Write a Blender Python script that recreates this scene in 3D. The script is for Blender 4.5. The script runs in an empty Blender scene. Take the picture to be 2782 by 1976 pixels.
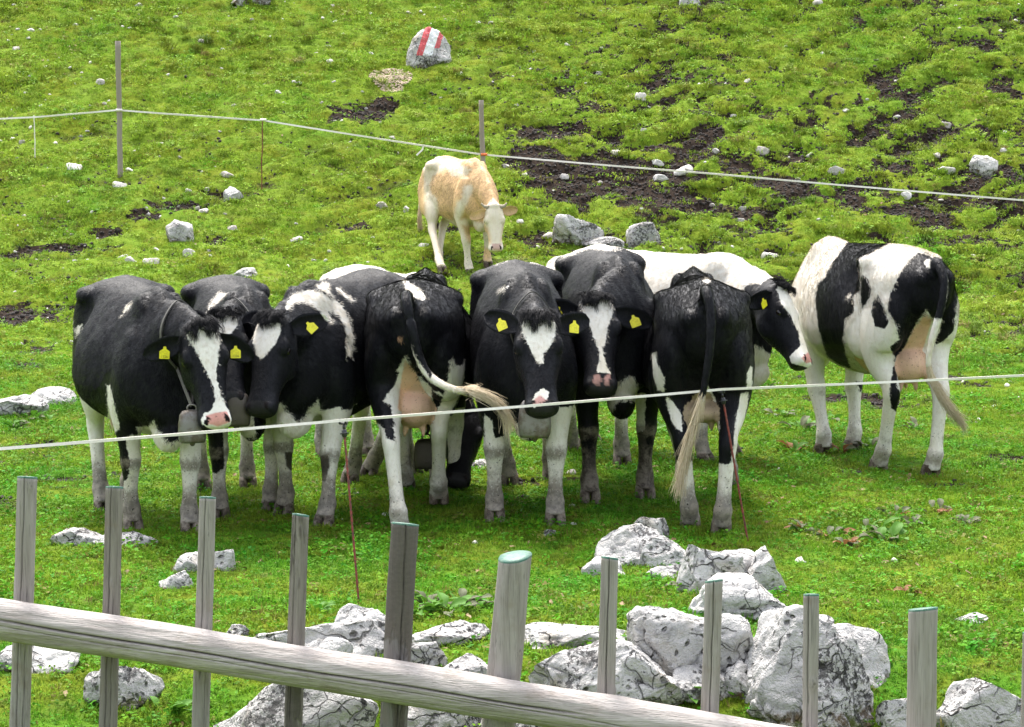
import bpy, bmesh, math, random
import numpy as np
from mathutils import Vector, Matrix

# ------------------------------------------------------------------ camera, world, light, exposure
SC = bpy.context.scene
COL = SC.collection
PITCH = math.radians(6.1)
CAM_Z = 2.30
FPX = 6860.0                       # focal length in photograph pixels (2782 wide)
cam_data = bpy.data.cameras.new('camera')
cam_data.sensor_width = 36.0
cam_data.lens = 36.0 * FPX / 2782.0
cam_data.clip_end = 2000.0
cam_data.clip_start = 0.1
cam = bpy.data.objects.new('camera', cam_data)
COL.objects.link(cam)
cam.location = (0, 0, CAM_Z)
cam.rotation_euler = (math.radians(90) - PITCH, 0, 0)
SC.camera = cam

SUN_EL, SUN_AZ = math.radians(62), math.radians(-14)   # azimuth from +Y (away from the camera) towards +X
world = bpy.data.worlds.new('World')
SC.world = world
world.use_nodes = True
wn = world.node_tree
bgn = wn.nodes['Background']
sky = wn.nodes.new('ShaderNodeTexSky')
sky.sky_type = 'NISHITA'
sky.sun_disc = False
sky.sun_elevation = SUN_EL
sky.sun_rotation = SUN_AZ
sky.air_density = 1.0
sky.dust_density = 4.0
sky.ozone_density = 1.0
hsv = wn.nodes.new('ShaderNodeHueSaturation')
hsv.inputs['Saturation'].default_value = 0.42
wn.links.new(sky.outputs[0], hsv.inputs['Color'])
wn.links.new(hsv.outputs[0], bgn.inputs['Color'])
bgn.inputs['Strength'].default_value = 0.15
sun_d = bpy.data.lights.new('sun', 'SUN')
sun_d.energy = 1.5
sun_d.angle = math.radians(14)
sun_d.color = (1.0, 0.96, 0.90)
sun = bpy.data.objects.new('sun', sun_d)
COL.objects.link(sun)
sdir = Vector((math.sin(SUN_AZ) * math.cos(SUN_EL), math.cos(SUN_AZ) * math.cos(SUN_EL), math.sin(SUN_EL)))
sun.rotation_euler = sdir.to_track_quat('Z', 'Y').to_euler()
sun.location = (0, 10, 30)
SC.view_settings.view_transform = 'Standard'
SC.view_settings.look = 'None'
SC.view_settings.gamma = 1.0
SC.view_settings.use_curve_mapping = False
SC.view_settings.exposure = 1.95
SC.render.engine = 'CYCLES'
SC.cycles.max_bounces = 5
SC.cycles.transparent_max_bounces = 4

# ------------------------------------------------------------------ helpers: pixels, noise, meshes
FWD = np.array([0, math.cos(PITCH), -math.sin(PITCH)])
UPV = np.array([0, math.sin(PITCH), math.cos(PITCH)])
CAMP = np.array([0, 0, CAM_Z])

def ray(u, v):
    return FWD + np.array([1.0, 0, 0]) * ((u - 1391) / FPX) + UPV * ((988 - v) / FPX)
def at_y(u, v, y):
    """Point at world depth y seen at photograph pixel (u, v)."""
    d = ray(u, v)
    return CAMP + d * (y / d[1])
def project(P):
    q = np.asarray(P) - CAMP
    zc = q @ FWD
    return np.stack([1391 + FPX * q[..., 0] / zc, 988 - FPX * (q @ UPV) / zc], -1), zc
def DS(x, y):                       # pixel of the 2286 wide view -> photograph pixel
    return x * 1.21697, y * 1.21697

def _hash(ix, iy, iz, seed):
    h = (ix.astype(np.int64) * 374761393 + iy.astype(np.int64) * 668265263 + iz.astype(np.int64) * 2147483647 + seed * 1274126177) & 0xFFFFFFFF
    h = ((h ^ (h >> 13)) * 1274126177) & 0xFFFFFFFF
    h = (h ^ (h >> 16)) & 0xFFFFFFFF
    return (h & 0xFFFFFF) / float(0xFFFFFF)
def vnoise(P, seed=0):
    """Smooth value noise in [-1, 1] at points P (n, 3)."""
    P = np.asarray(P, float)
    i = np.floor(P).astype(np.int64)
    f = P - i
    w = f * f * f * (f * (f * 6 - 15) + 10)
    out = 0
    for dx in (0, 1):
        for dy in (0, 1):
            for dz in (0, 1):
                h = _hash(i[:, 0] + dx, i[:, 1] + dy, i[:, 2] + dz, seed)
                out = out + h * (w[:, 0] if dx else 1 - w[:, 0]) * (w[:, 1] if dy else 1 - w[:, 1]) * (w[:, 2] if dz else 1 - w[:, 2])
    return out * 2 - 1
def fbm(P, seed=0, octaves=4, gain=0.5):
    s, a, t = 0, 1.0, 0
    P = np.asarray(P, float)
    for o in range(octaves):
        s = s + a * vnoise(P * (2.03 ** o) + o * 17.3, seed + o)
        t += a
        a *= gain
    return s / t
def sstep(a, b, x):
    t = np.clip((x - a) / (b - a), 0, 1)
    return t * t * (3 - 2 * t)
def worley(P, seed, n=40, lo=-1, hi=1):
    """Distances to the two nearest of n random points."""
    rs = np.random.RandomState(seed)
    C = rs.uniform(lo, hi, (n, 3))
    d = np.sqrt(((P[:, None, :] - C[None]) ** 2).sum(-1))
    d.partition(1, axis=1)
    return d[:, 0], d[:, 1]

def mesh_from(name, V, F, mat=None, smooth=True):
    me = bpy.data.meshes.new(name)
    me.from_pydata([tuple(map(float, v)) for v in V] if not isinstance(V, np.ndarray) else V.tolist(), [], F)
    me.update()
    if smooth:
        me.polygons.foreach_set('use_smooth', [True] * len(me.polygons))
    if mat is not None:
        for m in (mat if isinstance(mat, (list, tuple)) else [mat]):
            me.materials.append(m)
    return me
def link(name, data, parent=None, loc=None):
    o = bpy.data.objects.new(name, data)
    COL.objects.link(o)
    if parent is not None:
        o.parent = parent
    if loc is not None:
        o.location = loc
    return o
def tag(o, label, cat, group=None, kind=None):
    if label: o['label'] = label
    if cat: o['category'] = cat
    if group: o['group'] = group
    if kind: o['kind'] = kind
    return o
def empty(name, loc=(0, 0, 0), rotz=0):
    o = link(name, None)
    o.empty_display_size = 0.1
    o.location = loc
    o.rotation_euler = (0, 0, rotz)
    return o
def loft(rings, cap=True, off=0):
    """Rings (n, m, 3) -> verts, quad faces (with fan caps)."""
    rings = np.asarray(rings)
    n, m = rings.shape[:2]
    V = rings.reshape(-1, 3).tolist()
    F = []
    for i in range(n - 1):
        for j in range(m):
            k = (j + 1) % m
            F.append([off + i * m + j, off + i * m + k, off + (i + 1) * m + k, off + (i + 1) * m + j])
    if cap:
        a = len(V); V.append(rings[0].mean(0).tolist())
        b = len(V); V.append(rings[-1].mean(0).tolist())
        for j in range(m):
            k = (j + 1) % m
            F.append([off + a, off + k, off + j])
            F.append([off + b, off + (n - 1) * m + j, off + (n - 1) * m + k])
    return V, F
def crspline(P, n):
    """Catmull-Rom through the rows of P, n samples in all."""
    P = np.asarray(P, float)
    k = len(P)
    Q = np.vstack([2 * P[0] - P[1], P, 2 * P[-1] - P[-2]])
    t = np.linspace(0, k - 1 - 1e-9, n)
    i = np.floor(t).astype(int)
    f = (t - i)[:, None]
    p0, p1, p2, p3 = Q[i], Q[i + 1], Q[i + 2], Q[i + 3]
    return 0.5 * (2 * p1 + (p2 - p0) * f + (2 * p0 - 5 * p1 + 4 * p2 - p3) * f ** 2 + (3 * p1 - p0 - 3 * p2 + p3) * f ** 3)
def nrm(v):
    v = np.asarray(v, float)
    return v / (np.linalg.norm(v) + 1e-12)
def tube(path, radii, m=10, cap=True):
    path = np.asarray(path, float)
    T = np.gradient(path, axis=0)
    ref = np.array([0.3, 0.2, 1.0]) if abs(nrm(T[0])[2]) < 0.9 else np.array([1.0, 0.2, 0])
    rings = []
    for p, t, r in zip(path, T, np.broadcast_to(radii, (len(path),))):
        t = nrm(t); a = nrm(np.cross(ref, t)); b = np.cross(t, a)
        ang = np.linspace(0, 2 * math.pi, m, endpoint=False)
        rings.append(p + r * (np.cos(ang)[:, None] * a + np.sin(ang)[:, None] * b))
    return loft(rings, cap)
def merge(parts):
    V, F = [], []
    for v, f in parts:
        o = len(V)
        V.extend(v)
        F.extend([[i + o for i in q] for q in f])
    return V, F

# ------------------------------------------------------------------ material helper
class NT:
    def __init__(self, name):
        self.m = bpy.data.materials.new(name)
        self.m.use_nodes = True
        self.t = self.m.node_tree
        self.b = self.t.nodes['Principled BSDF']
        self.out = self.t.nodes['Material Output']
    def n(self, typ, **kw):
        x = self.t.nodes.new('ShaderNode' + typ)
        for k, v in kw.items():
            setattr(x, k, v)
        return x
    def l(self, a, b):
        self.t.links.new(a, b)
    def val(self, sock, v):
        if hasattr(v, 'links') or hasattr(v, 'is_linked'):
            self.l(v, sock)
        else:
            sock.default_value = v
    def math(self, op, a, b=0.0, c=None, clamp=False):
        x = self.n('Math', operation=op, use_clamp=clamp)
        self.val(x.inputs[0], a); self.val(x.inputs[1], b)
        if c is not None: self.val(x.inputs[2], c)
        return x.outputs[0]
    def mix(self, f, a, b, blend='MIX'):
        x = self.n('Mix', data_type='RGBA', blend_type=blend)
        self.val(x.inputs[0], f)
        self.val(x.inputs[6], a if hasattr(a, 'is_linked') else (*a, 1.0))
        self.val(x.inputs[7], b if hasattr(b, 'is_linked') else (*b, 1.0))
        return x.outputs[2]
    def ramp(self, f, a, b, lo=0.0, hi=1.0):
        x = self.n('MapRange', interpolation_type='SMOOTHSTEP')
        self.val(x.inputs[0], f)
        x.inputs[1].default_value = a; x.inputs[2].default_value = b
        x.inputs[3].default_value = lo; x.inputs[4].default_value = hi
        return x.outputs[0]
    def coords(self, kind='Object', scale=(1, 1, 1)):
        c = self.n('TexCoord')
        mp = self.n('Mapping')
        mp.inputs['Scale'].default_value = scale
        self.l(c.outputs[kind], mp.inputs[0])
        return mp.outputs[0]
    def pos(self, scale=(1, 1, 1)):
        g = self.n('NewGeometry')
        mp = self.n('Mapping')
        mp.inputs['Scale'].default_value = scale
        self.l(g.outputs['Position'], mp.inputs[0])
        return mp.outputs[0]
    def noise(self, vec, scale, detail=3.0, rough=0.55, dist=0.0, out=0):
        x = self.n('TexNoise')
        x.inputs['Scale'].default_value = scale
        x.inputs['Detail'].default_value = detail
        x.inputs['Roughness'].default_value = rough
        x.inputs['Distortion'].default_value = dist
        if vec is not None: self.l(vec, x.inputs['Vector'])
        return x.outputs[out]
    def voro(self, vec, scale, feature='F1', out='Distance', rand=1.0):
        x = self.n('TexVoronoi', feature=feature)
        x.inputs['Scale'].default_value = scale
        x.inputs['Randomness'].default_value = rand
        if vec is not None: self.l(vec, x.inputs['Vector'])
        return x.outputs[out]
    def bump(self, h, strength=0.3, dist=0.01, normal=None):
        x = self.n('Bump')
        x.inputs['Strength'].default_value = strength
        x.inputs['Distance'].default_value = dist
        self.val(x.inputs['Height'], h)
        if normal is not None: self.l(normal, x.inputs['Normal'])
        return x.outputs[0]
    def attr(self, name):
        return self.n('Attribute', attribute_name=name)
    def fin(self, col=None, rough=None, normal=None, **kw):
        if col is not None: self.val(self.b.inputs['Base Color'], col if hasattr(col, 'is_linked') else (*col, 1.0))
        if rough is not None: self.val(self.b.inputs['Roughness'], rough)
        if normal is not None: self.l(normal, self.b.inputs['Normal'])
        for k, v in kw.items():
            self.val(self.b.inputs[k], v)
        return self.m
# ------------------------------------------------------------------ the ground
def g_base(x, y):
    """Smooth pasture: nearly level where the herd stands, a steep hillside behind, a bank falling to the right under the near fence."""
    x = np.asarray(x, float); y = np.asarray(y, float)
    z = 0.03 * np.clip(y - 17, 0, 5)
    t = np.clip(y - 22, 0, 5)
    z = z + 0.03 * t + 0.039 * t * t            # slope grows to 0.42
    z = z + 0.42 * np.clip(y - 27, 0, None)
    far = sstep(20, 27, y)
    z = z - 0.030 * x * far - 0.02 * np.abs(x) * sstep(40, 80, y)
    near = 1 - sstep(8.7, 10.2, y)
    z = z + near * (-0.34 - 0.10 * np.clip(x, -6, 6))
    # hollows and rises the hooves stand in
    for cx, cy, r, h in ((-2.15, 14.2, 0.6, -0.05), (2.2, 16.6, 0.9, 0.05), (0.9, 10.9, 0.9, 0.05), (-0.9, 10.3, 1.0, 0.03), (-2.3, 11.8, 0.9, 0.03)):
        z = z + h * np.exp(-((x - cx) ** 2 + (y - cy) ** 2) / (r * r))
    return z
def tussock(x, y):
    """Rounded lumps with sharp creases between, drawn out along trodden lines that climb to the right."""
    o = np.zeros_like(x)
    w1 = fbm(np.stack([x * .8, y * .8, o], -1), 8, 2); w2 = fbm(np.stack([x * .8, y * .8, o + 5], -1), 9, 2)
    q1 = (x * .84 + y * .54) + .5 * w1; q2 = (-x * .54 + y * .84) + .35 * w2
    big = np.abs(vnoise(np.stack([q1 * 1.7, q2 * 3.3, o], -1), 21)) * 1.5
    sm = np.abs(vnoise(np.stack([q1 * 4.2, q2 * 6.5, o], -1), 22))
    return .72 * big + .28 * sm * 1.4, np.minimum(big * (.7 + .6 * np.abs(w2)), sm * 1.1 + .10)
def g_full(x, y):
    x = np.atleast_1d(np.asarray(x, float)); y = np.atleast_1d(np.asarray(y, float))
    z = g_base(x, y)
    o = np.zeros_like(x)
    hill = sstep(17.5, 23, y)
    P = np.stack([x * 0.9, y * 0.9, o], -1)
    z = z + (0.018 + 0.06 * hill) * fbm(P, 3, 3)
    tus, _ = tussock(x, y)
    right = 0.45 + 0.55 * sstep(-4, 3, x)
    z = z + hill * right * 0.22 * (np.minimum(tus, .62) - 0.3) * (y < 60)
    z = z + (0.010 + 0.012 * hill) * fbm(np.stack([x * 9, y * 9, o], -1), 31, 2) * (y < 60)
    return z
def ground_hit(u, v):
    d = ray(u, v)
    ys = np.linspace(7.0, 60.0, 5301)
    P = CAMP + d[None] * (ys / d[1])[:, None]
    below = P[:, 2] < g_base(P[:, 0], P[:, 1])
    i = int(np.argmax(below)) if below.any() else len(ys) - 1
    p = P[i].copy()
    p[2] = float(g_full(p[0], p[1])[0])
    return p
def gz(x, y):
    return float(g_full(x, y)[0])

# bare earth patches: (view pixel x, y, half width, half height, strength)
SOIL = [(1200, 360, 80, 22, .8), (1330, 405, 190, 60, 1.2), (1420, 445, 150, 36, 1.1), (1290, 440, 90, 30, .9), (1240, 300, 90, 22, .7),
        (800, 255, 70, 24, .8), (845, 235, 40, 14, .6), (770, 275, 60, 15, .6), (1500, 400, 70, 14, .7), (1660, 480, 60, 18, .7),
        (300, 490, 60, 12, .5), (240, 525, 45, 14, .85), (120, 555, 110, 10, .45), (60, 570, 60, 12, .5), (400, 470, 80, 12, .55),
        (520, 440, 90, 10, .55), (480, 545, 20, 8, .8), (60, 700, 110, 24, .35), (60, 820, 60, 10, .6), (90, 770, 50, 12, .5),
        (1780, 440, 60, 16, .6), (1640, 380, 50, 14, .6), (1760, 360, 60, 18, .6), (2050, 480, 90, 16, .65), (2190, 560, 90, 14, .6),
        (2060, 500, 30, 14, .6), (2200, 400, 80, 18, .5), (1960, 540, 30, 8, .7), (1000, 520, 40, 6, .6), (790, 515, 40, 6, .7),
        (2120, 845, 40, 12, .8), (2180, 860, 40, 8, .8), (1960, 890, 60, 10, .8), (2000, 905, 70, 8, .7), (2250, 1020, 40, 12, .8),
        (1800, 850, 50, 8, .7), (1840, 890, 60, 8, .6), (2100, 1080, 70, 10, .5), (90, 985, 60, 10, .5), (30, 1130, 30, 8, .5), (1150, 1080, 60, 10, .5),
        (2230, 195, 40, 24, .6), (2100, 45, 30, 8, .5), (1480, 345, 80, 10, .5), (1580, 555, 20, 8, .6), (1350, 250, 50, 12, .4), (2120, 300, 50, 20, .5), (1560, 470, 90, 16, .6), (1720, 420, 80, 14, .6), (1880, 420, 70, 14, .55), (1980, 380, 60, 14, .55), (1620, 320, 60, 12, .5), (1900, 300, 50, 12, .45), (1700, 520, 80, 10, .45), (2150, 460, 70, 12, .6)]
def soil_field(x, y):
    P = np.stack([x, y, np.zeros_like(x)], -1)
    q = np.stack([x, y, g_base(x, y)], -1)
    (uv, zc) = project(q)
    w = np.full(len(x), -1.0)
    for (sx, sy, rw, rh, st) in SOIL_W:
        w = np.maximum(w, st * (1 - (((x - sx) / rw) ** 2 + ((y - sy) / rh) ** 2)))
    n = fbm(P * np.array([3.2, 4.2, 1]), 55, 4) * .8 + .55 * fbm(P * np.array([9., 8., 1]), 56, 2)
    n2 = fbm(P * np.array([1.3, 1.6, 1]), 77, 3)
    hill = sstep(18, 23, y) * (1 - sstep(27, 33, y) * 0.35)
    side = 0.42 + 0.58 * sstep(-1.5, 1.5, x)
    gap = sstep(.25, .11, tussock(x, y)[1] - .10 * n2 + .10 * n - .02 * sstep(-1, 2, x))  # creases between lumps: bare soil, its dark colour also painting their shade
    spots = np.maximum(sstep(0.30, 0.50, fbm(P * np.array([2.8, 4.2, 1]), 91, 3) + 0.35 * n2) * 0.62, gap * .85) * hill * side
    herd = sstep(0.42, 0.62, fbm(P * np.array([3.0, 4.0, 1]), 93, 3) + 0.22 * n2) * (1 - sstep(17, 20, y)) * sstep(12.5, 15, y) * 0.7
    return np.clip(np.maximum(np.maximum(sstep(-0.12, 0.30, w + 1.0 * n * (w > -0.9)), spots), herd), 0, 1)
def _soil_world():
    out = []
    for (dx, dy, rw, rh, st) in SOIL:
        u, v = DS(dx, dy)
        p = ground_hit(u, v)
        a = ground_hit(u, v - rh * 1.217); b = ground_hit(u, v + rh * 1.217)
        out.append((p[0], p[1], max(0.12, rw * 1.217 * p[1] / FPX), max(0.10, abs(a[1] - b[1]) / 2), st))
    return out
SOIL_W = _soil_world()

def axis_coords(lo, hi, step_fn, far_lo, far_hi):
    c = [lo]
    while c[-1] < hi:
        c.append(c[-1] + step_fn(c[-1]))
    a = c[0]; s = step_fn(lo); pre = []
    while a > far_lo:
        s *= 1.5; a -= s; pre.append(a)
    b = c[-1]; s = step_fn(hi); post = []
    while b < far_hi:
        s *= 1.5; b += s; post.append(b)
    return np.array(pre[::-1] + c + post)
gx = axis_coords(-10.0, 10.0, lambda v: 0.052, -160, 160)
gy = axis_coords(8.0, 36.0, lambda v: 0.035 if v < 17 else 0.055, -60, 260)
GX, GY = np.meshgrid(gx, gy)
fx, fy = GX.ravel(), GY.ravel()
soil = soil_field(fx, fy)
fz = g_full(fx, fy) - 0.035 * soil * sstep(0.2, 0.8, soil) + 0.02 * soil * fbm(np.stack([fx * 7, fy * 7, 0 * fx], -1), 5, 3)
nx, ny = len(gx), len(gy)
ii = (np.arange(ny - 1)[:, None] * nx + np.arange(nx - 1)[None]).ravel()
gf = np.stack([ii, ii + 1, ii + 1 + nx, ii + nx], -1)
gme = bpy.data.meshes.new('pasture_ground')
gme.vertices.add(len(fx)); gme.vertices.foreach_set('co', np.stack([fx, fy, fz], -1).ravel())
gme.loops.add(gf.size); gme.loops.foreach_set('vertex_index', gf.ravel())
gme.polygons.add(len(gf)); gme.polygons.foreach_set('loop_start', np.arange(0, gf.size, 4)); gme.polygons.foreach_set('loop_total', np.full(len(gf), 4))
gme.polygons.foreach_set('use_smooth', np.ones(len(gf), bool))
gme.update(); gme.validate()
dens = np.zeros(len(fx))
inview = (np.abs(fx) < 0.2028 * fy + 2.8) & (fy > 8.3) & (fy < 36.5)
fdist = np.clip(fy, 8, 60)
dens = np.where(inview, 1.0, 0.0) * (1 - 0.90 * sstep(0.30, 0.75, soil))
dens *= np.where(fy < 17, 1.0, 1.0 - 0.55 * sstep(17, 24, fy))
gvec = np.stack([fx * 1.6, fy * 2.0, 0 * fx], -1)
gscl = (0.85 + 0.45 * fbm(gvec, 141, 3)) * (1 + 0.25 * sstep(17, 24, fy))
tusv = np.where(fy > 17, sstep(.05, .42, tussock(fx, fy)[0]) * sstep(17.5, 23, fy) + (1 - sstep(17.5, 23, fy)) * .7, .7)
for nm, arr in (('soil', soil), ('grass_density', dens), ('grass_scale', gscl), ('lump', tusv)):
    at = gme.attributes.new(nm, 'FLOAT', 'POINT')
    at.data.foreach_set('value', arr.astype(np.float32))

def grass_tint(M):
    """Colour of the sward from world position: fresh, yellowish, dull and dark patches."""
    p = M.pos()
    a = M.ramp(M.noise(p, 0.55, 3, 0.6), 0.40, 0.62)
    b = M.ramp(M.noise(p, 2.3, 4, 0.65), 0.42, 0.66)
    c = M.ramp(M.noise(p, 6.0, 3, 0.6), 0.50, 0.72)
    sp = M.n('SeparateXYZ'); M.l(M.pos(), sp.inputs[0])
    hl = M.math('MULTIPLY', M.ramp(sp.outputs[1], 18.5, 24.5), M.ramp(M.noise(p, 1.1, 3, .6), .30, .52))
    return a, b, c, hl
M = NT('pasture_earth')
a, b, c, hl = grass_tint(M)
col = M.mix(a, (0.092, 0.158, 0.012), (0.058, 0.145, 0.011))
col = M.mix(M.math('MULTIPLY', hl, .7), col, (0.140, 0.195, 0.020))
col = M.mix(M.math('MULTIPLY', b, 0.75), col, (0.120, 0.135, 0.010))
col = M.mix(M.math('MULTIPLY', c, 0.5), col, (0.055, 0.075, 0.014))
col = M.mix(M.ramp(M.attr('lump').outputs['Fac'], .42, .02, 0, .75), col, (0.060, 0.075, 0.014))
sn = M.noise(M.pos(), 28, 4, 0.7)
scol = M.mix(sn, (0.011, 0.008, 0.006), (0.044, 0.031, 0.023))
sa = M.attr('soil').outputs['Fac']
sm = M.ramp(M.math('ADD', sa, M.math('MULTIPLY', M.math('SUBTRACT', M.noise(M.pos(), 16, 4, 0.7), 0.5), 0.7)), 0.32, 0.52)
col = M.mix(sm, col, scol)
bp = M.bump(M.noise(M.pos(), 40, 4, 0.7), 0.7, 0.02)
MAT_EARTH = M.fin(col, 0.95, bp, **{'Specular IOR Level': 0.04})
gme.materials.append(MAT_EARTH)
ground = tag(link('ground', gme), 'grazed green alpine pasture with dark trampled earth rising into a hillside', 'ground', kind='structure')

# ------------------------------------------------------------------ grass: instanced tufts on the ground sheet
def grass_mat(name, c1, c2, c3, trans=0.35):
    M = NT(name)
    a, b, c, hl = grass_tint(M)
    rnd = M.n('ObjectInfo').outputs['Random']
    col = M.mix(a, c1, c2)
    col = M.mix(M.math('MULTIPLY', b, 0.6), col, c3)
    col = M.mix(M.math('MULTIPLY', hl, .65), col, (0.215, 0.300, 0.030))
    col = M.mix(M.math('MULTIPLY', c, 0.30), col, (0.05, 0.075, 0.012))
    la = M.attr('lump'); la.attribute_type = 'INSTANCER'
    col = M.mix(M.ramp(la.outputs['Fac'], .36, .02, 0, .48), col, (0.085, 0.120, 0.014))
    h = M.n('HueSaturation')
    M.l(col, h.inputs['Color'])
    M.val(h.inputs['Value'], M.math('ADD', 0.66, M.math('MULTIPLY', rnd, 0.80)))
    M.val(h.inputs['Hue'], M.math('ADD', 0.482, M.math('MULTIPLY', M.math('FRACT', M.math('MULTIPLY', rnd, 7.31)), 0.036)))
    dry = M.ramp(M.math('FRACT', M.math('MULTIPLY', rnd, 13.7)), 0.90, 0.96)
    fc = M.mix(M.math('MULTIPLY', dry, 0.75), h.outputs[0], (0.19, 0.15, 0.05))
    M.fin(fc, 0.55, **{'Specular IOR Level': 0.05})
    tr = M.n('BsdfTranslucent')
    M.l(fc, tr.inputs['Color'])
    ms = M.n('MixShader'); ms.inputs[0].default_value = trans
    M.l(M.b.outputs[0], ms.inputs[1]); M.l(tr.outputs[0], ms.inputs[2]); M.l(ms.outputs[0], M.out.inputs['Surface'])
    return M.m
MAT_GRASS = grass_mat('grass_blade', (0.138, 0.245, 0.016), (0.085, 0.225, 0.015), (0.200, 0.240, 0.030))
MAT_CLOVER = grass_mat('clover_leaf', (0.065, 0.20, 0.008), (0.05, 0.18, 0.010), (0.10, 0.21, 0.008), 0.25)
def tuft(seed, n, rad, hmin, hmax, wid, lean):
    rs = np.random.RandomState(seed)
    V, F = [], []
    for k in range(n):
        r = rad * math.sqrt(rs.rand()); an = rs.rand() * 6.283
        base = np.array([r * math.cos(an), r * math.sin(an), -0.012])
        hgt = rs.uniform(hmin, hmax); ld = rs.rand() * 6.283; lm = rs.uniform(0.2, lean)
        d = np.array([math.cos(ld), math.sin(ld), 0]); s = np.array([-d[1], d[0], 0]) * wid * rs.uniform(0.7, 1.3)
        mid = base + d * hgt * lm * 0.35 + np.array([0, 0, hgt * 0.62])
        tip = base + d * hgt * lm + np.array([0, 0, hgt * (1 - 0.25 * lm)])
        o = len(V)
        V += [base - s, base + s, mid + s * 0.8, mid - s * 0.8, tip]
        F += [[o, o + 1, o + 2, o + 3], [o + 3, o + 2, o + 4]]
    return V, F
def clover(seed, n, rad, size):
    rs = np.random.RandomState(seed)
    V, F = [], []
    for k in range(n):
        r = rad * math.sqrt(rs.rand()); an = rs.rand() * 6.283
        c = np.array([r * math.cos(an), r * math.sin(an), rs.uniform(0.015, 0.045)])
        nn = nrm(np.array([rs.normal() * .35, rs.normal() * .35, 1]))
        a = nrm(np.cross(nn, [1, .3, 0])); b = np.cross(nn, a)
        s = size * rs.uniform(0.6, 1.2); o = len(V)
        for q in range(6):
            t = q / 6 * 6.283
            V.append(c + s * (math.cos(t) * a * 1.25 + math.sin(t) * b * 0.85))
        F += [[o, o + 1, o + 2, o + 3], [o + 3, o + 4, o + 5, o]]
    return V, F
gcol = bpy.data.collections.new('grass_tufts')
for k, (n, rad, h0, h1, w, ln) in enumerate([(30, .060, .015, .035, .0030, 1.2), (32, .065, .018, .040, .0028, 1.4), (28, .060, .015, .030, .0034, 1.1), (34, .070, .012, .026, .0036, 1.6), (16, .04, .03, .065, .0024, .9)]):
    V, F = tuft(100 + k, n, rad, h0, h1, w, ln)
    gcol.objects.link(bpy.data.objects.new('tuft%d' % k, mesh_from('tuft', V, F, MAT_GRASS, False)))
for k in range(1):
    V, F = clover(200 + k, 14, .06, .0085)
    gcol.objects.link(bpy.data.objects.new('tuft%d' % (7 + k), mesh_from('tuft', V, F, MAT_CLOVER, False)))

def scatter(name, me, coll, density, attr_d, attr_s, smin, smax, seed, tilt=0.35):
    ob = link(name, me)
    ng = bpy.data.node_groups.new(name + '_scatter', 'GeometryNodeTree')
    ng.interface.new_socket('Geometry', in_out='INPUT', socket_type='NodeSocketGeometry')
    ng.interface.new_socket('Geometry', in_out='OUTPUT', socket_type='NodeSocketGeometry')
    N, L = ng.nodes, ng.links
    gi, go = N.new('NodeGroupInput'), N.new('NodeGroupOutput')
    dp = N.new('GeometryNodeDistributePointsOnFaces')
    na = N.new('GeometryNodeInputNamedAttribute'); na.data_type = 'FLOAT'; na.inputs['Name'].default_value = attr_d
    mu = N.new('ShaderNodeMath'); mu.operation = 'MULTIPLY'; mu.inputs[1].default_value = density
    L.new(na.outputs['Attribute'], mu.inputs[0]); L.new(mu.outputs[0], dp.inputs['Density'])
    dp.inputs['Seed'].default_value = seed
    L.new(gi.outputs[0], dp.inputs['Mesh'])
    ci = N.new('GeometryNodeCollectionInfo'); ci.inputs['Collection'].default_value = coll
    ci.inputs['Separate Children'].default_value = True; ci.inputs['Reset Children'].default_value = True
    ip = N.new('GeometryNodeInstanceOnPoints'); ip.inputs['Pick Instance'].default_value = True
    L.new(dp.outputs['Points'], ip.inputs['Points']); L.new(ci.outputs[0], ip.inputs['Instance'])
    ri = N.new('FunctionNodeRandomValue'); ri.data_type = 'INT'
    ri.inputs[4].default_value = 0; ri.inputs[5].default_value = len(coll.objects) - 1; ri.inputs['Seed'].default_value = seed + 1
    L.new(ri.outputs[2], ip.inputs['Instance Index'])
    rr = N.new('FunctionNodeRandomValue'); rr.data_type = 'FLOAT_VECTOR'
    rr.inputs[0].default_value = (-tilt, -tilt, 0); rr.inputs[1].default_value = (tilt, tilt, 6.283); rr.inputs['Seed'].default_value = seed + 2
    L.new(rr.outputs[0], ip.inputs['Rotation'])
    rs = N.new('FunctionNodeRandomValue'); rs.data_type = 'FLOAT'
    rs.inputs[2].default_value = smin; rs.inputs[3].default_value = smax; rs.inputs['Seed'].default_value = seed + 3
    if attr_s:
        nb = N.new('GeometryNodeInputNamedAttribute'); nb.data_type = 'FLOAT'; nb.inputs['Name'].default_value = attr_s
        m2 = N.new('ShaderNodeMath'); m2.operation = 'MULTIPLY'
        L.new(nb.outputs['Attribute'], m2.inputs[0]); L.new(rs.outputs[1], m2.inputs[1]); L.new(m2.outputs[0], ip.inputs['Scale'])
    else:
        L.new(rs.outputs[1], ip.inputs['Scale'])
    L.new(ip.outputs[0], go.inputs[0])
    md = ob.modifiers.new('scatter', 'NODES'); md.node_group = ng
    return ob
grass = scatter('grass', gme, gcol, 700.0, 'grass_density', 'grass_scale', 0.6, 1.35, 3)
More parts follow.
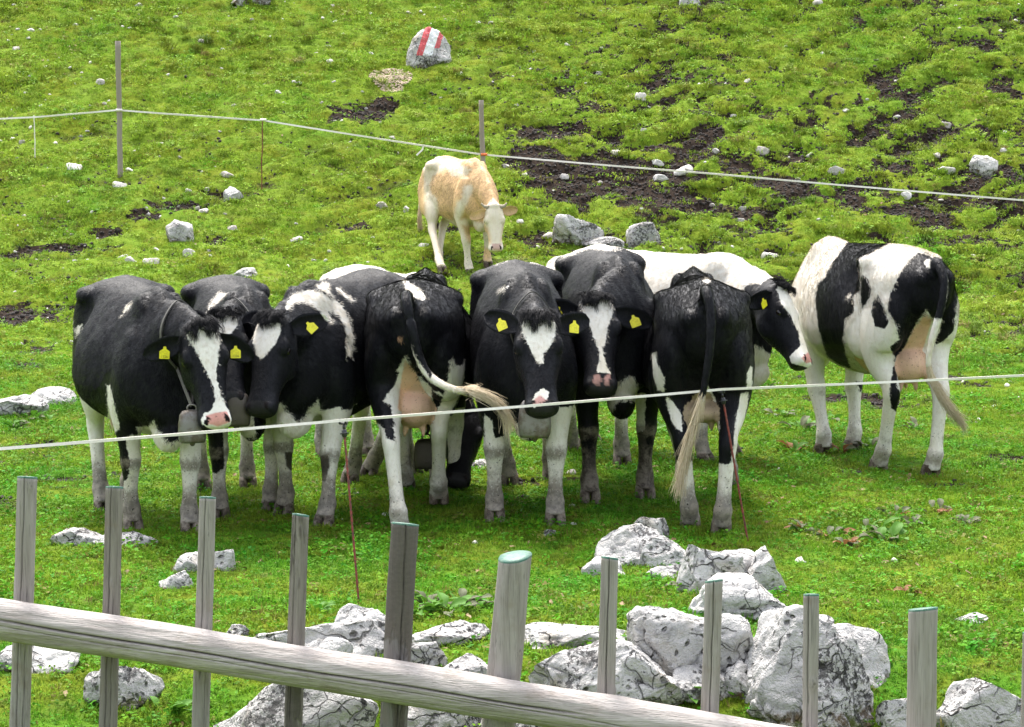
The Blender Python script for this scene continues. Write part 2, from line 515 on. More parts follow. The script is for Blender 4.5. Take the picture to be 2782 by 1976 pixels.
# longer dull tussock grass standing out of the slope
MAT_TUSS = grass_mat('tussock_blade', (0.075, 0.135, 0.016), (0.055, 0.125, 0.014), (0.145, 0.140, 0.035), .25)
tcol = bpy.data.collections.new('tussock_tufts')
for k in range(3):
    V, F = tuft(300 + k, 70, .075, .035, .085, .0040, 1.5)
    tcol.objects.link(bpy.data.objects.new('tussock%d' % k, mesh_from('tussock', V, F, MAT_TUSS, False)))
td = np.where(inview, 1.0, 0.0) * (.04 + .96 * sstep(18.5, 23, fy)) * (1 - .8 * sstep(.5, .8, soil)) * sstep(-.25, .35, fbm(np.stack([fx * 1.1, fy * 1.1, 0 * fx], -1), 161, 3) - .15 + .40 * sstep(-2, 3, fx))
a_ = gme.attributes.new('tussock_density', 'FLOAT', 'POINT'); a_.data.foreach_set('value', td.astype(np.float32))
tuss = scatter('tussock_grass', gme, tcol, 12.0, 'tussock_density', None, 0.6, 1.35, 77)
tag(tuss, 'dull longer tussocks of grass dotted over the slope', 'grass', kind='stuff')
tag(grass, 'short grazed pasture grass and clover covering the ground', 'grass', kind='stuff')
# ------------------------------------------------------------------ cattle: coats
def coat_mat(name, dark, light, sheen=0.0, edge=.0035):
    M = NT(name)
    co = M.coords('Object')
    sd = M.attr('sd').outputs['Fac']
    n1 = M.noise(co, 55, 4, 0.7)
    n2 = M.noise(co, 16, 3, 0.6)
    e = M.math('ADD', sd, M.math('ADD', M.math('MULTIPLY', M.math('SUBTRACT', n1, 0.5), 0.026), M.math('MULTIPLY', M.math('SUBTRACT', n2, 0.5), 0.022)))
    f = M.ramp(e, -edge, edge)
    fine = M.noise(M.coords('Object', (120, 120, 40)), 1.0, 3, 0.6)
    dk = M.mix(M.ramp(M.noise(co, 5, 3), 0.35, 0.7), dark, tuple(min(1, v * 1.55 + 0.001) for v in dark))
    dk = M.mix(M.ramp(fine, 0.55, 0.8), dk, tuple(min(1, v * 1.7 + 0.002) for v in dark))
    lt = M.mix(M.ramp(M.noise(co, 4, 4), 0.45, 0.75), light, tuple(v * k for v, k in zip(light, (0.92, 0.88, 0.78))))
    lt = M.mix(M.math('MULTIPLY', M.ramp(fine, 0.5, 0.8), 0.35), lt, tuple(v * 0.75 for v in light))
    st = M.noise(M.coords('Object', (46, 46, 11)), 1.0, 4, .65)
    dust = M.ramp(M.noise(co, 2.6, 4, .65), .46, .72)
    dk = M.mix(M.math('MULTIPLY', dust, .30), dk, tuple(min(1, v * 2.2 + .006) for v in dark))
    dk = M.mix(M.math('MULTIPLY', M.ramp(st, .56, .78), .4), dk, tuple(min(1, v * 2.4 + .003) for v in dark))
    lt = M.mix(M.math('MULTIPLY', M.ramp(st, .50, .75), .30), lt, tuple(v * .70 for v in light))
    lt = M.mix(M.math('MULTIPLY', M.ramp(M.noise(co, 6.5, 5, .7), .56, .70), .45), lt, tuple(v * k for v, k in zip(light, (.66, .58, .44))))
    col = M.mix(f, dk, lt)
    tn = M.attr('tint')
    sp = M.noise(co, 90, 2, 0.5)
    ta = M.ramp(M.math('ADD', tn.outputs['Alpha'], M.math('MULTIPLY', M.math('SUBTRACT', n1, 0.5), 0.45)), 0.15, 0.75)
    tc = M.mix(M.ramp(sp, 0.63, 0.70), tn.outputs['Color'], M.mix(0.55, tn.outputs['Color'], (0.03, 0.02, 0.02)))
    col = M.mix(ta, col, tc)
    # mud: dried and dark splashes on the lower legs
    da = M.attr('dirt').outputs['Fac']
    d1 = M.ramp(M.math('ADD', da, M.math('MULTIPLY', M.math('SUBTRACT', M.noise(co, 11, 5, 0.75), 0.5), 1.1)), 0.42, 0.80)
    dcol = M.mix(M.ramp(M.noise(co, 22, 4, .7), .35, .65), (0.055, 0.042, 0.033), (0.23, 0.195, 0.155))
    col = M.mix(M.math('MULTIPLY', d1, 0.85), col, dcol)
    d2 = M.math('MULTIPLY', M.ramp(M.noise(co, 70, 2, 0.6), 0.66, 0.70), M.ramp(da, 0.1, 0.4))
    col = M.mix(d2, col, (0.015, 0.012, 0.010))
    bp = M.bump(fine, 0.35, 0.005)
    bp = M.bump(st, 0.45, 0.012, bp)
    bp = M.bump(M.noise(co, 24, 4, 0.65), 0.22, 0.014, bp)
    rn = M.ramp(M.noise(co, 9, 4, .65), .3, .7, .36, .54)
    ro = M.mix(f, rn, (0.72, 0.72, 0.72))
    M.fin(col, None, bp, **{'Specular IOR Level': 0.13})
    M.l(ro, M.b.inputs['Roughness'])
    M.b.inputs['Sheen Weight'].default_value = sheen
    M.b.inputs['Sheen Roughness'].default_value = 0.4
    return M.m
MAT_COAT = coat_mat('holstein_coat', (0.0050, 0.0050, 0.0065), (0.74, 0.70, 0.63), 0.0)
MAT_CREAM = coat_mat('cream_coat', (0.46, 0.305, 0.160), (0.68, 0.60, 0.48), 0.0, .030)
MAT_EYE = NT('cow_eye').fin((0.008, 0.005, 0.004), 0.08)
def hair_mat(name, c1, c2):
    M = NT(name)
    return M.fin(M.mix(M.noise(M.coords('Object'), 60, 3), c1, c2), 0.75, **{'Specular IOR Level': .12})
MAT_HAIR_BLACK = hair_mat('black_hair', (0.006, 0.006, 0.007), (0.018, 0.017, 0.018))
MAT_HAIR_CREAM = hair_mat('cream_hair', (0.66, 0.58, 0.44), (0.42, 0.31, 0.18))
MAT_HAIR_TAN = hair_mat('tan_hair', (0.60, 0.43, 0.24), (0.70, 0.58, 0.42))
M = NT('ear_tag_plastic')
MAT_TAG = M.fin(M.mix(M.ramp(M.noise(M.coords(), 90, 3), .4, .7), (0.78, 0.70, 0.02), (0.62, 0.52, 0.02)), 0.45)
MAT_INK = NT('tag_ink').fin((0.06, 0.05, 0.01), 0.6)
M = NT('bell_metal')
bn = M.noise(M.coords(), 14, 5, 0.7)
MAT_BELL = M.fin(M.mix(M.ramp(bn, .4, .65), (0.20, 0.19, 0.175), (0.115, 0.092, 0.07)), M.math('ADD', 0.36, M.math('MULTIPLY', bn, 0.3)), M.bump(bn, .2, .004), Metallic=0.75)
M = NT('bell_metal_dark')
MAT_BELL_DARK = M.fin(M.mix(M.noise(M.coords(), 14, 5, 0.7), (0.10, 0.085, 0.07), (0.055, 0.045, 0.035)), 0.5, Metallic=0.6)
M = NT('strap_leather')
MAT_STRAP = M.fin(M.mix(M.noise(M.coords(), 20, 4), (0.020, 0.018, 0.016), (0.07, 0.06, 0.05)), 0.6)

# short hair: clumps of a few hairs laid along the coat, coloured from the skin below
def fur_mat(name, dark, light):
    M = NT(name)
    def ia(n):
        a = M.attr(n); a.attribute_type = 'INSTANCER'; return a
    rnd = M.n('ObjectInfo').outputs['Random']
    f = M.ramp(M.math('ADD', ia('sd').outputs['Fac'], M.math('MULTIPLY', M.math('SUBTRACT', rnd, .5), .022)), -.004, .004)
    r2 = M.math('FRACT', M.math('MULTIPLY', rnd, 9.7))
    dk = M.mix(r2, tuple(v * .6 for v in dark), tuple(v * 1.7 + .001 for v in dark))
    lt = M.mix(r2, light, tuple(v * k for v, k in zip(light, (.80, .74, .64))))
    col = M.mix(f, dk, lt)
    tn = ia('tint')
    col = M.mix(M.ramp(tn.outputs['Alpha'], .3, .7), col, tn.outputs['Color'])
    col = M.mix(M.math('MULTIPLY', M.ramp(M.math('ADD', ia('dirt').outputs['Fac'], M.math('MULTIPLY', M.math('SUBTRACT', r2, .5), .8)), .4, .9), .75), col, (0.13, 0.105, 0.085))
    return M.fin(col, .42, **{'Specular IOR Level': .08})
FUR_COL = {}
def fur_collection(key, mat):
    c = bpy.data.collections.new('fur_' + key)
    for k in range(3):
        rs = np.random.RandomState(700 + k); V, F = [], []
        for q in range(6):
            b = np.array([rs.uniform(-.010, .010), rs.uniform(-.009, .009), -.0015]); L = rs.uniform(.012, .022); yv = rs.normal() * .22
            d = nrm(np.array([1, yv, 0])); sd_ = np.array([-d[1], d[0], 0]) * .0008
            o = len(V)
            m_ = b + d * L * .5 + np.array([0, 0, .0050]); t_ = b + d * L + np.array([0, 0, .0042 + .003 * rs.rand()])
            V += [b - sd_, b + sd_, m_ + sd_ * .9, m_ - sd_ * .9, t_]
            F += [[o, o + 1, o + 2, o + 3], [o + 3, o + 2, o + 4]]
        c.objects.link(bpy.data.objects.new('hair_clump%d' % k, mesh_from('hair_clump', V, F, mat, True)))
    return c
def grow_fur(name, me, coll, density, parent, seed):
    ob = link(name, me, parent)
    key = coll.name
    ng = FUR_COL.get(key)
    if ng is None:
        ng = bpy.data.node_groups.new(key, 'GeometryNodeTree')
        ng.interface.new_socket('Geometry', in_out='INPUT', socket_type='NodeSocketGeometry')
        ng.interface.new_socket('Geometry', in_out='OUTPUT', socket_type='NodeSocketGeometry')
        N, L = ng.nodes, ng.links
        gi, go = N.new('NodeGroupInput'), N.new('NodeGroupOutput')
        dp = N.new('GeometryNodeDistributePointsOnFaces')
        na = N.new('GeometryNodeInputNamedAttribute'); na.data_type = 'FLOAT'; na.inputs['Name'].default_value = 'fur'
        mu = N.new('ShaderNodeMath'); mu.operation = 'MULTIPLY'; mu.inputs[1].default_value = density
        gt = N.new('ShaderNodeMath'); gt.operation = 'GREATER_THAN'; gt.inputs[1].default_value = .05
        L.new(na.outputs['Attribute'], gt.inputs[0]); L.new(gt.outputs[0], mu.inputs[0]); L.new(mu.outputs[0], dp.inputs['Density'])
        L.new(gi.outputs[0], dp.inputs['Mesh'])
        ci = N.new('GeometryNodeCollectionInfo'); ci.inputs['Collection'].default_value = coll
        ci.inputs['Separate Children'].default_value = True; ci.inputs['Reset Children'].default_value = True
        ip = N.new('GeometryNodeInstanceOnPoints'); ip.inputs['Pick Instance'].default_value = True
        L.new(dp.outputs['Points'], ip.inputs['Points']); L.new(ci.outputs[0], ip.inputs['Instance'])
        ri = N.new('FunctionNodeRandomValue'); ri.data_type = 'INT'; ri.inputs[4].default_value = 0; ri.inputs[5].default_value = 2
        L.new(ri.outputs[2], ip.inputs['Instance Index'])
        # z axis along the skin normal, x axis along the lie of the coat: backwards and down
        a1 = N.new('FunctionNodeAlignEulerToVector'); a1.axis = 'Z'; L.new(dp.outputs['Normal'], a1.inputs['Vector'])
        rv = N.new('FunctionNodeRandomValue'); rv.data_type = 'FLOAT_VECTOR'; rv.inputs[0].default_value = (-1.3, -.4, -1.5); rv.inputs[1].default_value = (-.5, .4, -.6)
        a2 = N.new('FunctionNodeAlignEulerToVector'); a2.axis = 'X'; a2.pivot_axis = 'Z'
        L.new(a1.outputs[0], a2.inputs['Rotation']); L.new(rv.outputs[0], a2.inputs['Vector']); L.new(a2.outputs[0], ip.inputs['Rotation'])
        rs_ = N.new('FunctionNodeRandomValue'); rs_.data_type = 'FLOAT'; rs_.inputs[2].default_value = .7; rs_.inputs[3].default_value = 1.25
        m2 = N.new('ShaderNodeMath'); m2.operation = 'MULTIPLY'
        L.new(na.outputs['Attribute'], m2.inputs[0]); L.new(rs_.outputs[1], m2.inputs[1]); L.new(m2.outputs[0], ip.inputs['Scale'])
        L.new(ip.outputs[0], go.inputs[0])
        FUR_COL[key] = ng
    md = ob.modifiers.new('fur', 'NODES'); md.node_group = ng
    ob['kind'] = 'stuff'
    return ob
FUR_BW = fur_collection('pied', fur_mat('pied_hair', (0.0048, 0.0048, 0.0062), (0.74, 0.70, 0.63)))
FUR_CR = fur_collection('cream', fur_mat('cream_tan_hair', (0.46, 0.305, 0.160), (0.68, 0.60, 0.48)))

# ------------------------------------------------------------------ cattle: shape
# torso stations: x, then the half outline from spine to belly (y, z)
TORSO = [
 (-0.775, [(0, 1.160), (.045, 1.145), (.070, 1.11), (.070, 1.07), (.050, 1.04), (0, 1.030)]),
 (-0.735, [(0, 1.210), (.085, 1.180), (.125, 1.12), (.120, 1.03), (.080, .96), (0, .930)]),
 (-0.640, [(0, 1.262), (.120, 1.215), (.190, 1.13), (.165, .99), (.095, .89), (0, .850)]),
 (-0.500, [(0, 1.300), (.145, 1.250), (.232, 1.15), (.250, .95), (.190, .78), (0, .690)]),
 (-0.340, [(0, 1.322), (.175, 1.275), (.258, 1.18), (.258, .96), (.235, .74), (0, .605)]),
 (-0.180, [(0, 1.315), (.140, 1.272), (.225, 1.17), (.275, .95), (.262, .71), (0, .545)]),
 (0.000,  [(0, 1.305), (.115, 1.262), (.225, 1.14), (.296, .94), (.280, .69), (0, .505)]),
 (0.200,  [(0, 1.298), (.105, 1.255), (.225, 1.12), (.300, .92), (.275, .67), (0, .495)]),
 (0.380,  [(0, 1.300), (.090, 1.255), (.195, 1.11), (.268, .92), (.245, .68), (0, .510)]),
 (0.540,  [(0, 1.325), (.062, 1.272), (.165, 1.11), (.235, .92), (.215, .70), (0, .530)]),
 (0.660,  [(0, 1.310), (.055, 1.250), (.150, 1.08), (.220, .90), (.195, .70), (0, .545)]),
 (0.770,  [(0, 1.235), (.060, 1.180), (.140, 1.03), (.190, .88), (.160, .70), (0, .560)]),
 (0.850,  [(0, 1.110), (.050, 1.070), (.105, .97), (.130, .84), (.105, .69), (0, .585)]),
 (0.890,  [(0, .960), (.030, .945), (.055, .89), (.065, .80), (.050, .70), (0, .640)]),
]
def torso_rings(S, fat):
    st = []
    for x, pr in TORSO:
        h = crspline(pr, 15)
        r = np.vstack([h, h[1:-1][::-1] * np.array([-1, 1])])
        st.append(np.column_stack([np.full(len(r), x), r]))
    st = np.array(st)
    n, m, _ = st.shape
    out = crspline(st.reshape(n, -1), 46).reshape(46, m, 3)
    bulge = np.exp(-((out[..., 0] - 0.05) / 0.38) ** 2) * sstep(1.25, 0.85, out[..., 2])
    out[..., 1] *= 1 + (fat - 1) * (0.4 + 1.2 * bulge)
    # ribs and the hollow before the hip
    rib = np.sin(out[..., 0] * 2 * math.pi / 0.085 + out[..., 2] * 3) * np.exp(-((out[..., 0] - 0.2) / 0.22) ** 2) * np.exp(-((out[..., 2] - 0.98) / 0.16) ** 2)
    out[..., 1] += np.sign(out[..., 1]) * rib * 0.004
    hol = np.exp(-((out[..., 0] + 0.20) / 0.10) ** 2) * np.exp(-((out[..., 2] - 1.12) / 0.09) ** 2)
    out[..., 1] -= np.sign(out[..., 1]) * hol * 0.055
    return out * S
FRONT = [(.600, .120, 1.08, .120, .060), (.600, .160, .93, .155, .080), (.580, .178, .80, .150, .092), (.535, .180, .68, .118, .086), (.540, .172, .56, .082, .070),
         (.555, .168, .455, .060, .056), (.562, .166, .390, .060, .058), (.556, .166, .330, .044, .046), (.548, .166, .24, .036, .038), (.545, .166, .165, .039, .042),
         (.545, .166, .130, .047, .052), (.558, .166, .090, .043, .050), (.575, .166, .050, .052, .056)]
REAR = [(-.410, .130, 1.08, .25, .105), (-.440, .158, .95, .26, .108), (-.440, .172, .82, .215, .105), (-.435, .174, .71, .145, .095), (-.485, .165, .61, .100, .076),
        (-.565, .155, .53, .070, .052), (-.600, .152, .470, .064, .050), (-.597, .152, .40, .047, .043), (-.585, .152, .28, .038, .039), (-.575, .152, .175, .041, .042),
        (-.570, .152, .135, .049, .053), (-.550, .152, .090, .044, .050), (-.530, .152, .050, .053, .057)]
def ellipsoid(c, r, R=np.eye(3), nu=14, nv=10):
    rings = []
    for j in range(1, nv):
        ph = math.pi * j / nv
        a = np.linspace(0, 2 * math.pi, nu, endpoint=False)
        P = np.stack([np.cos(a) * math.sin(ph) * r[0], np.sin(a) * math.sin(ph) * r[1], np.full(nu, math.cos(ph) * r[2])], -1)
        rings.append(np.asarray(c) + P @ np.asarray(R).T)
    rings = rings[::-1]
    V, F = loft(rings, False)
    a = len(V); V.append((np.asarray(c) - np.asarray(R) @ np.array([0, 0, r[2]])).tolist())
    b = len(V); V.append((np.asarray(c) + np.asarray(R) @ np.array([0, 0, r[2]])).tolist())
    m = nu; n = nv - 1
    for j in range(m):
        k = (j + 1) % m
        F.append([a, k, j]); F.append([b, (n - 1) * m + j, (n - 1) * m + k])
    return V, F
def remesh(V, F, voxel):
    me = mesh_from('tmp', V, F)
    o = link('tmp', me)
    md = o.modifiers.new('r', 'REMESH'); md.mode = 'VOXEL'; md.voxel_size = voxel
    dg = bpy.context.evaluated_depsgraph_get()
    em = o.evaluated_get(dg).to_mesh()
    n = len(em.vertices)
    co = np.empty(n * 3); em.vertices.foreach_get('co', co)
    nl = np.empty(len(em.loops), int); em.loops.foreach_get('vertex_index', nl)
    faces = nl.reshape(-1, 4)
    o.evaluated_get(dg).to_mesh_clear()
    bpy.data.objects.remove(o); bpy.data.meshes.remove(me)
    return co.reshape(-1, 3), faces
def smooth_mesh(co, faces, its, w):
    e = np.unique(np.sort(np.concatenate([faces[:, [0, 1]], faces[:, [1, 2]], faces[:, [2, 3]], faces[:, [3, 0]]]), axis=1), axis=0)
    deg = np.bincount(e.ravel(), minlength=len(co)).astype(float)[:, None]
    for _ in range(its):
        s = np.empty_like(co)
        for c in range(3):
            s[:, c] = np.bincount(e[:, 0], co[e[:, 1], c], len(co)) + np.bincount(e[:, 1], co[e[:, 0], c], len(co))
        co = co + (s / deg - co) * w[:, None]
    return co
def poly_sd(P, poly):
    """Signed distance in pixels, positive inside."""
    poly = np.asarray(poly, float)
    d = np.full(len(P), 1e9); ins = np.zeros(len(P), bool)
    for a, b in zip(poly, np.roll(poly, -1, 0)):
        ab = b - a
        t = np.clip(((P - a) @ ab) / (ab @ ab + 1e-9), 0, 1)
        d = np.minimum(d, np.hypot(*(P - a - t[:, None] * ab).T))
        c = ((a[1] > P[:, 1]) != (b[1] > P[:, 1])) & (P[:, 0] < (b[0] - a[0]) * (P[:, 1] - a[1]) / (b[1] - a[1] + 1e-12) + a[0])
        ins ^= c
    return np.where(ins, d, -d)
CROPS = {1: (150, 700, 2.082), 2: (600, 680, 2.081), 3: (1200, 640, 1.980), 4: (1650, 640, 1.9333), 5: (2050, 620, 2.2555), 6: (1080, 400, 4.2725)}
def K(c, *pts):
    """Points read from an enlarged crop of the photograph -> photograph pixels."""
    x0, y0, s = CROPS[c]
    return [(x0 + a / s, y0 + b / s) for a, b in pts]
def strands(paths, w=0.0025):
    V, F = [], []
    for P in paths:
        P = np.asarray(P)
        n = len(P); o = len(V)
        T = np.gradient(P, axis=0)
        for i in range(n):
            t = nrm(T[i]); a = nrm(np.cross(t, [0.31, 0.52, 0.79])); b = np.cross(t, a)
            r = w * (1 - 0.85 * i / (n - 1))
            for k in range(3):
                q = k * 2.0944
                V.append(P[i] + r * (math.cos(q) * a + math.sin(q) * b))
        for i in range(n - 1):
            for k in range(3):
                j = (k + 1) % 3
                F.append([o + i * 3 + k, o + i * 3 + j, o + i * 3 + 3 + j, o + i * 3 + 3 + k])
    return V, F
def ear_part(base, d, face, L, W, cup=0.022):
    d = nrm(d); face = nrm(face - (face @ d) * d); w = np.cross(d, face)
    rings = []
    for u in np.linspace(0, 1, 13):
        half = W * 0.5 * (0.42 + 0.58 * sstep(0, .40, u)) * math.sqrt(max(0.0, 1 - max(0, (u - .42) / .58) ** 2.2)) + 0.003
        c = base + d * L * u - face * 0.03 * u * u + w * 0.0
        th = 0.014 * (1 - 0.75 * u) + 0.004
        vv = np.linspace(-1, 1, 9)
        cu = cup * half / (W * .5)
        fr = [c + w * v * half + face * (cu * (v * v - 0.5)) for v in vv]
        bk = [c + w * v * half * 0.97 + face * (cu * (v * v - 0.5) - th * (1.0 - 0.7 * v * v)) for v in vv[::-1]]
        rings.append(fr + bk)
    return loft(rings)
CLAW = [(0.074, .034, .022, -.004), (.055, .041, .025, .003), (.025, .049, .027, .011), (.000, .055, .028, .018), (-.012, .053, .027, .017)]
EYE_ME = mesh_from('eye', *ellipsoid((0, 0, 0), (1, 1, 1)), MAT_EYE)
def tag_mesh():
    out = [(-.030, -.040), (.030, -.040), (.033, -.036), (.033, .008), (.027, .014), (.011, .024), (.008, .040), (-.008, .040), (-.011, .024), (-.027, .014), (-.033, .008), (-.033, -.036)]
    n = len(out)
    V = [(x, y, .0015) for x, y in out] + [(x, y, -.0015) for x, y in out]
    F = [list(range(n)), list(range(2 * n - 1, n - 1, -1))] + [[i, n + i, n + (i + 1) % n, (i + 1) % n] for i in range(n)]
    return mesh_from('ear_tag', V, F, MAT_TAG, False)
TAG_ME = tag_mesh()
def text_mesh(s, size):
    cu = bpy.data.curves.new('txt', 'FONT'); cu.body = s; cu.size = size; cu.align_x = 'CENTER'; cu.align_y = 'CENTER'
    o = bpy.data.objects.new('txt', cu); COL.objects.link(o)
    dg = bpy.context.evaluated_depsgraph_get()
    me = bpy.data.meshes.new_from_object(o.evaluated_get(dg))
    bpy.data.objects.remove(o); bpy.data.curves.remove(cu)
    me.materials.clear(); me.materials.append(MAT_INK)
    return me

def make_cow(label, front, heading, S=1.0, fat=1.0, head=None, neck=None, hooves=None, tail=None, switch=None, ops=(), tints=(), base='B',
             udder=0.0, ears=None, tags=(None, None), forelock=0, mat=None, group='cattle gathered on the pasture', bell=None, horns=False, voxel=0.0115, seed=0,
             hair=None, dirt=1.0, core=.62, ucol=(0.66, 0.42, 0.30), zoff=0.0, hs=1.0, lift=None, name='cow', switch_mat=None, knobs=1.0):
    rs = np.random.RandomState(seed + 11)
    mat = mat or MAT_COAT
    hd = nrm(np.array([heading[0], heading[1], 0.0])); lf = np.array([-hd[1], hd[0], 0])
    org = np.array([front[0], front[1], 0.0]) - hd * 0.565 * S
    org[2] = float(g_base(org[0], org[1])) + zoff
    R = np.stack([hd, lf, [0, 0, 1.0]], 1)          # local -> world
    toL = lambda p: (np.asarray(p) - org) @ R
    toW = lambda p: org + np.asarray(p) @ R.T
    parts, skel = [], {}
    tr = torso_rings(S, fat)
    parts.append(loft(tr))
    skel['body'] = [(c, np.ptp(r[:, 2]) * .36) for r in tr[::3] for c in [r.mean(0)]]
    # hip bones, pins, shoulder blade, spine
    for s in (-1, 1):
        parts.append(ellipsoid(np.array([-.335, s * .188 * (0.5 + 0.5 * fat), 1.212]) * S, np.array([.11, .080, .054]) * S * knobs))
        parts.append(ellipsoid(np.array([-.715, s * .078, 1.140]) * S, np.array([.075, .058, .065]) * S))
        parts.append(ellipsoid(np.array([.560, s * .085, 1.09]) * S, np.array([.13, .055, .20]) * S))
        parts.append(ellipsoid(np.array([-.26, s * .20, .78]) * S, np.array([.13, .085, .15]) * S))
    parts.append(ellipsoid(np.array([-.67, 0, 1.20]) * S, np.array([.13, .055, .050]) * S))
    # brisket
    parts.append(ellipsoid(np.array([.74, 0, .575]) * S, np.array([.17, .075, .105]) * S))
    hoof_pos = {}
    for key, chain, sgn in (('FL', FRONT, 1), ('FR', FRONT, -1), ('RL', REAR, 1), ('RR', REAR, -1)):
        ch = np.array(chain) * S
        ch[:, 1] *= sgn
        if hooves and key in hooves:
            h = hooves[key]
            wp = ground_hit(*h) if len(h) == 2 else np.array(h[:3])
            lp = toL(wp); dx, dy = lp[0] - ch[-1, 0], lp[1] - ch[-1, 1]
        else:
            dx = rs.uniform(-.06, .06) * S; dy = rs.uniform(-.02, .02) * S
        wgt = np.clip(1 - ch[:, 2] / (0.86 * S), 0, 1)
        ch[:, 0] += dx * wgt; ch[:, 1] += dy * wgt
        hw = toW([ch[-1, 0], ch[-1, 1], 0])
        dz = gz(hw[0], hw[1]) - .014 - org[2] + (lift or {}).get(key, 0.0)
        ch[:, 2] += dz * wgt
        cs = crspline(ch, 44)
        ang = np.linspace(0, 2 * math.pi, 16, endpoint=False)
        T = np.gradient(cs[:, :3], axis=0)
        rings = []
        for c, t in zip(cs, T):
            t = nrm(t); a = nrm(np.array([1.0, 0, 0]) - t * t[0]); b = np.cross(t, a)
            rings.append(c[:3] + np.cos(ang)[:, None] * a * c[3] + np.sin(ang)[:, None] * b * c[4])
        parts.append(loft(rings[::-1]))
        i0 = 6 if key[0] == 'F' else 8
        skel[key] = [(c[:3], (c[3] + c[4]) * .5) for c in cs[i0:]]
        hoof_pos[key] = ch[-1, :3].copy()
    # head frame in local coordinates
    L = 0.515 * S * hs
    if head.get('local') is not None:
        poll = np.array(head['local'][0]) * S; h = nrm(head['local'][1]); face = nrm(head['local'][2])
    else:
        pw = at_y(*head['poll'], head['y'])
        d = ray(*head['muz']); d = d / np.linalg.norm(d)
        oc = CAMP - pw; bb = d @ oc; disc = bb * bb - (oc @ oc - (L * 1.0) ** 2)
        if disc > 0:
            t = -bb - math.sqrt(disc) if not head.get('away') else -bb + math.sqrt(disc)
        else:
            t = -bb
        mw = CAMP + d * t
        poll = toL(pw); h = nrm(toL(mw) - poll)
        face = np.array([head['face'][0], head['face'][1], 0]) @ R
    lv = np.cross([0, 0, 1.0], face); lv = nrm(lv - (lv @ h) * h)
    n = np.cross(h, lv)
    if n @ (face + np.array([0, 0, .7])) < 0: n = -n
    if head.get('roll'):
        r_ = head['roll']; lv, n = lv * math.cos(r_) + n * math.sin(r_), n * math.cos(r_) - lv * math.sin(r_)
    HS = S * hs
    HEAD = [(-.055, .045, -.035, -.125), (-.02, .080, -.006, -.165), (.03, .094, .010, -.200), (.09, .106, .016, -.228), (.155, .112, .012, -.245), (.215, .100, .004, -.240),
            (.28, .084, .000, -.215), (.345, .073, -.002, -.180), (.405, .072, -.006, -.155), (.455, .080, -.010, -.145), (.490, .078, -.018, -.138), (.512, .062, -.035, -.122), (.520, .030, -.055, -.100)]
    hd_s = crspline(HEAD, 40)
    hd_s[:, 1] *= 1.09
    ang = np.linspace(0, 2 * math.pi, 30, endpoint=False)
    rings = []
    for t, hw, top, bot in hd_s:
        cc, ss = np.cos(ang), np.sin(ang)
        e = 2 / 2.5
        sx = np.sign(cc) * np.abs(cc) ** e * hw * np.where(ss < 0, 1 - 0.36 * np.abs(ss), 1.0)
        sn = (top + bot) / 2 + np.sign(ss) * np.abs(ss) ** e * (top - bot) / 2
        rings.append(poll + HS * (h * t + lv * sx[:, None] + n * sn[:, None]))
    if np.dot(np.cross(lv, n), h) < 0:
        rings = [r[::-1] for r in rings]
    parts.append(loft(rings))
    HR = np.stack([lv, n, h], 1)
    hp = lambda s, nn, t: poll + HS * (lv * s + n * nn + h * t)
    for s in (-1, 1):
        parts.append(ellipsoid(hp(s * .092, -.028, .150), np.array([.030, .034, .052]) * HS, HR))       # brow
        parts.append(ellipsoid(hp(s * .070, -.155, .19), np.array([.040, .075, .095]) * HS, HR))        # cheek
        parts.append(ellipsoid(hp(s * .050, -.045, .480), np.array([.034, .034, .036]) * HS, HR))       # nostril wing
    parts.append(ellipsoid(hp(0, -.012, -.01), np.array([.062, .036, .040]) * HS, HR))                  # poll crest
    skel['head'] = [(poll + HS * (h * t + n * (top + bot) * .5), HS * (hw + (top - bot) * .5) * .5) for t, hw, top, bot in hd_s[::2]]
    # neck
    nb = np.array([.60, 0, .98]) * S
    ne = hp(0, -.115, .035)
    nd = ne - nb; ln = np.linalg.norm(nd)
    t0 = nrm(np.array([.85, 0, .45]) + 0.35 * nrm(nd)); t1 = nrm(nrm(nd) * 0.9 + h * 0.35 - n * 0.15)
    c1 = nb + t0 * ln * .36; c2 = ne - t1 * ln * .36
    if neck: c1 = c1 + np.array(neck) * S
    rings, nk = [], []
    for t in np.linspace(0, 1, 22):
        p = nb * (1 - t) ** 3 + 3 * c1 * t * (1 - t) ** 2 + 3 * c2 * t * t * (1 - t) + ne * t ** 3
        dv = 3 * ((c1 - nb) * (1 - t) ** 2 + 2 * (c2 - c1) * t * (1 - t) + (ne - c2) * t * t)
        dv = nrm(dv)
        sl = nrm((1 - t) * np.array([0, 1.0, 0]) + t * lv * (1 if lv[1] > -0.3 else 1)); sl = nrm(sl - (sl @ dv) * dv); up = np.cross(dv, sl)
        hh = S * (0.285 * (1 - t) ** 1.5 + 0.125 * t + 0.35 * t * (1 - t) * .35); hw = S * (0.165 * (1 - t) ** 1.2 + 0.088 * t)
        cc, ss = np.cos(ang), np.sin(ang)
        w_ = np.where(ss > 0, 1 - .45 * ss ** 2, 1 - .30 * ss ** 2)
        rings.append(p + sl * (cc * hw * w_)[:, None] + up * (ss * hh)[:, None])
        nk.append((p, sl, up, hw, hh, dv))
    parts.append(loft(rings))
    skel['neck'] = [(a[0], (a[3] + a[4]) * .5) for a in nk[6:-3]]
    # tail
    th = np.array([-.735, 0, 1.215]) * S
    if tail is None:
        tl = [th, th + np.array([-.07, 0, -.06]) * S, th + np.array([-.085, .01, -.3]) * S, th + np.array([-.08, .02, -.55]) * S, th + np.array([-.07, .02, -.80]) * S]
    else:
        tl = [th + np.array([.03, 0, .0]) * S] + [toL(at_y(*p)) for p in tail]
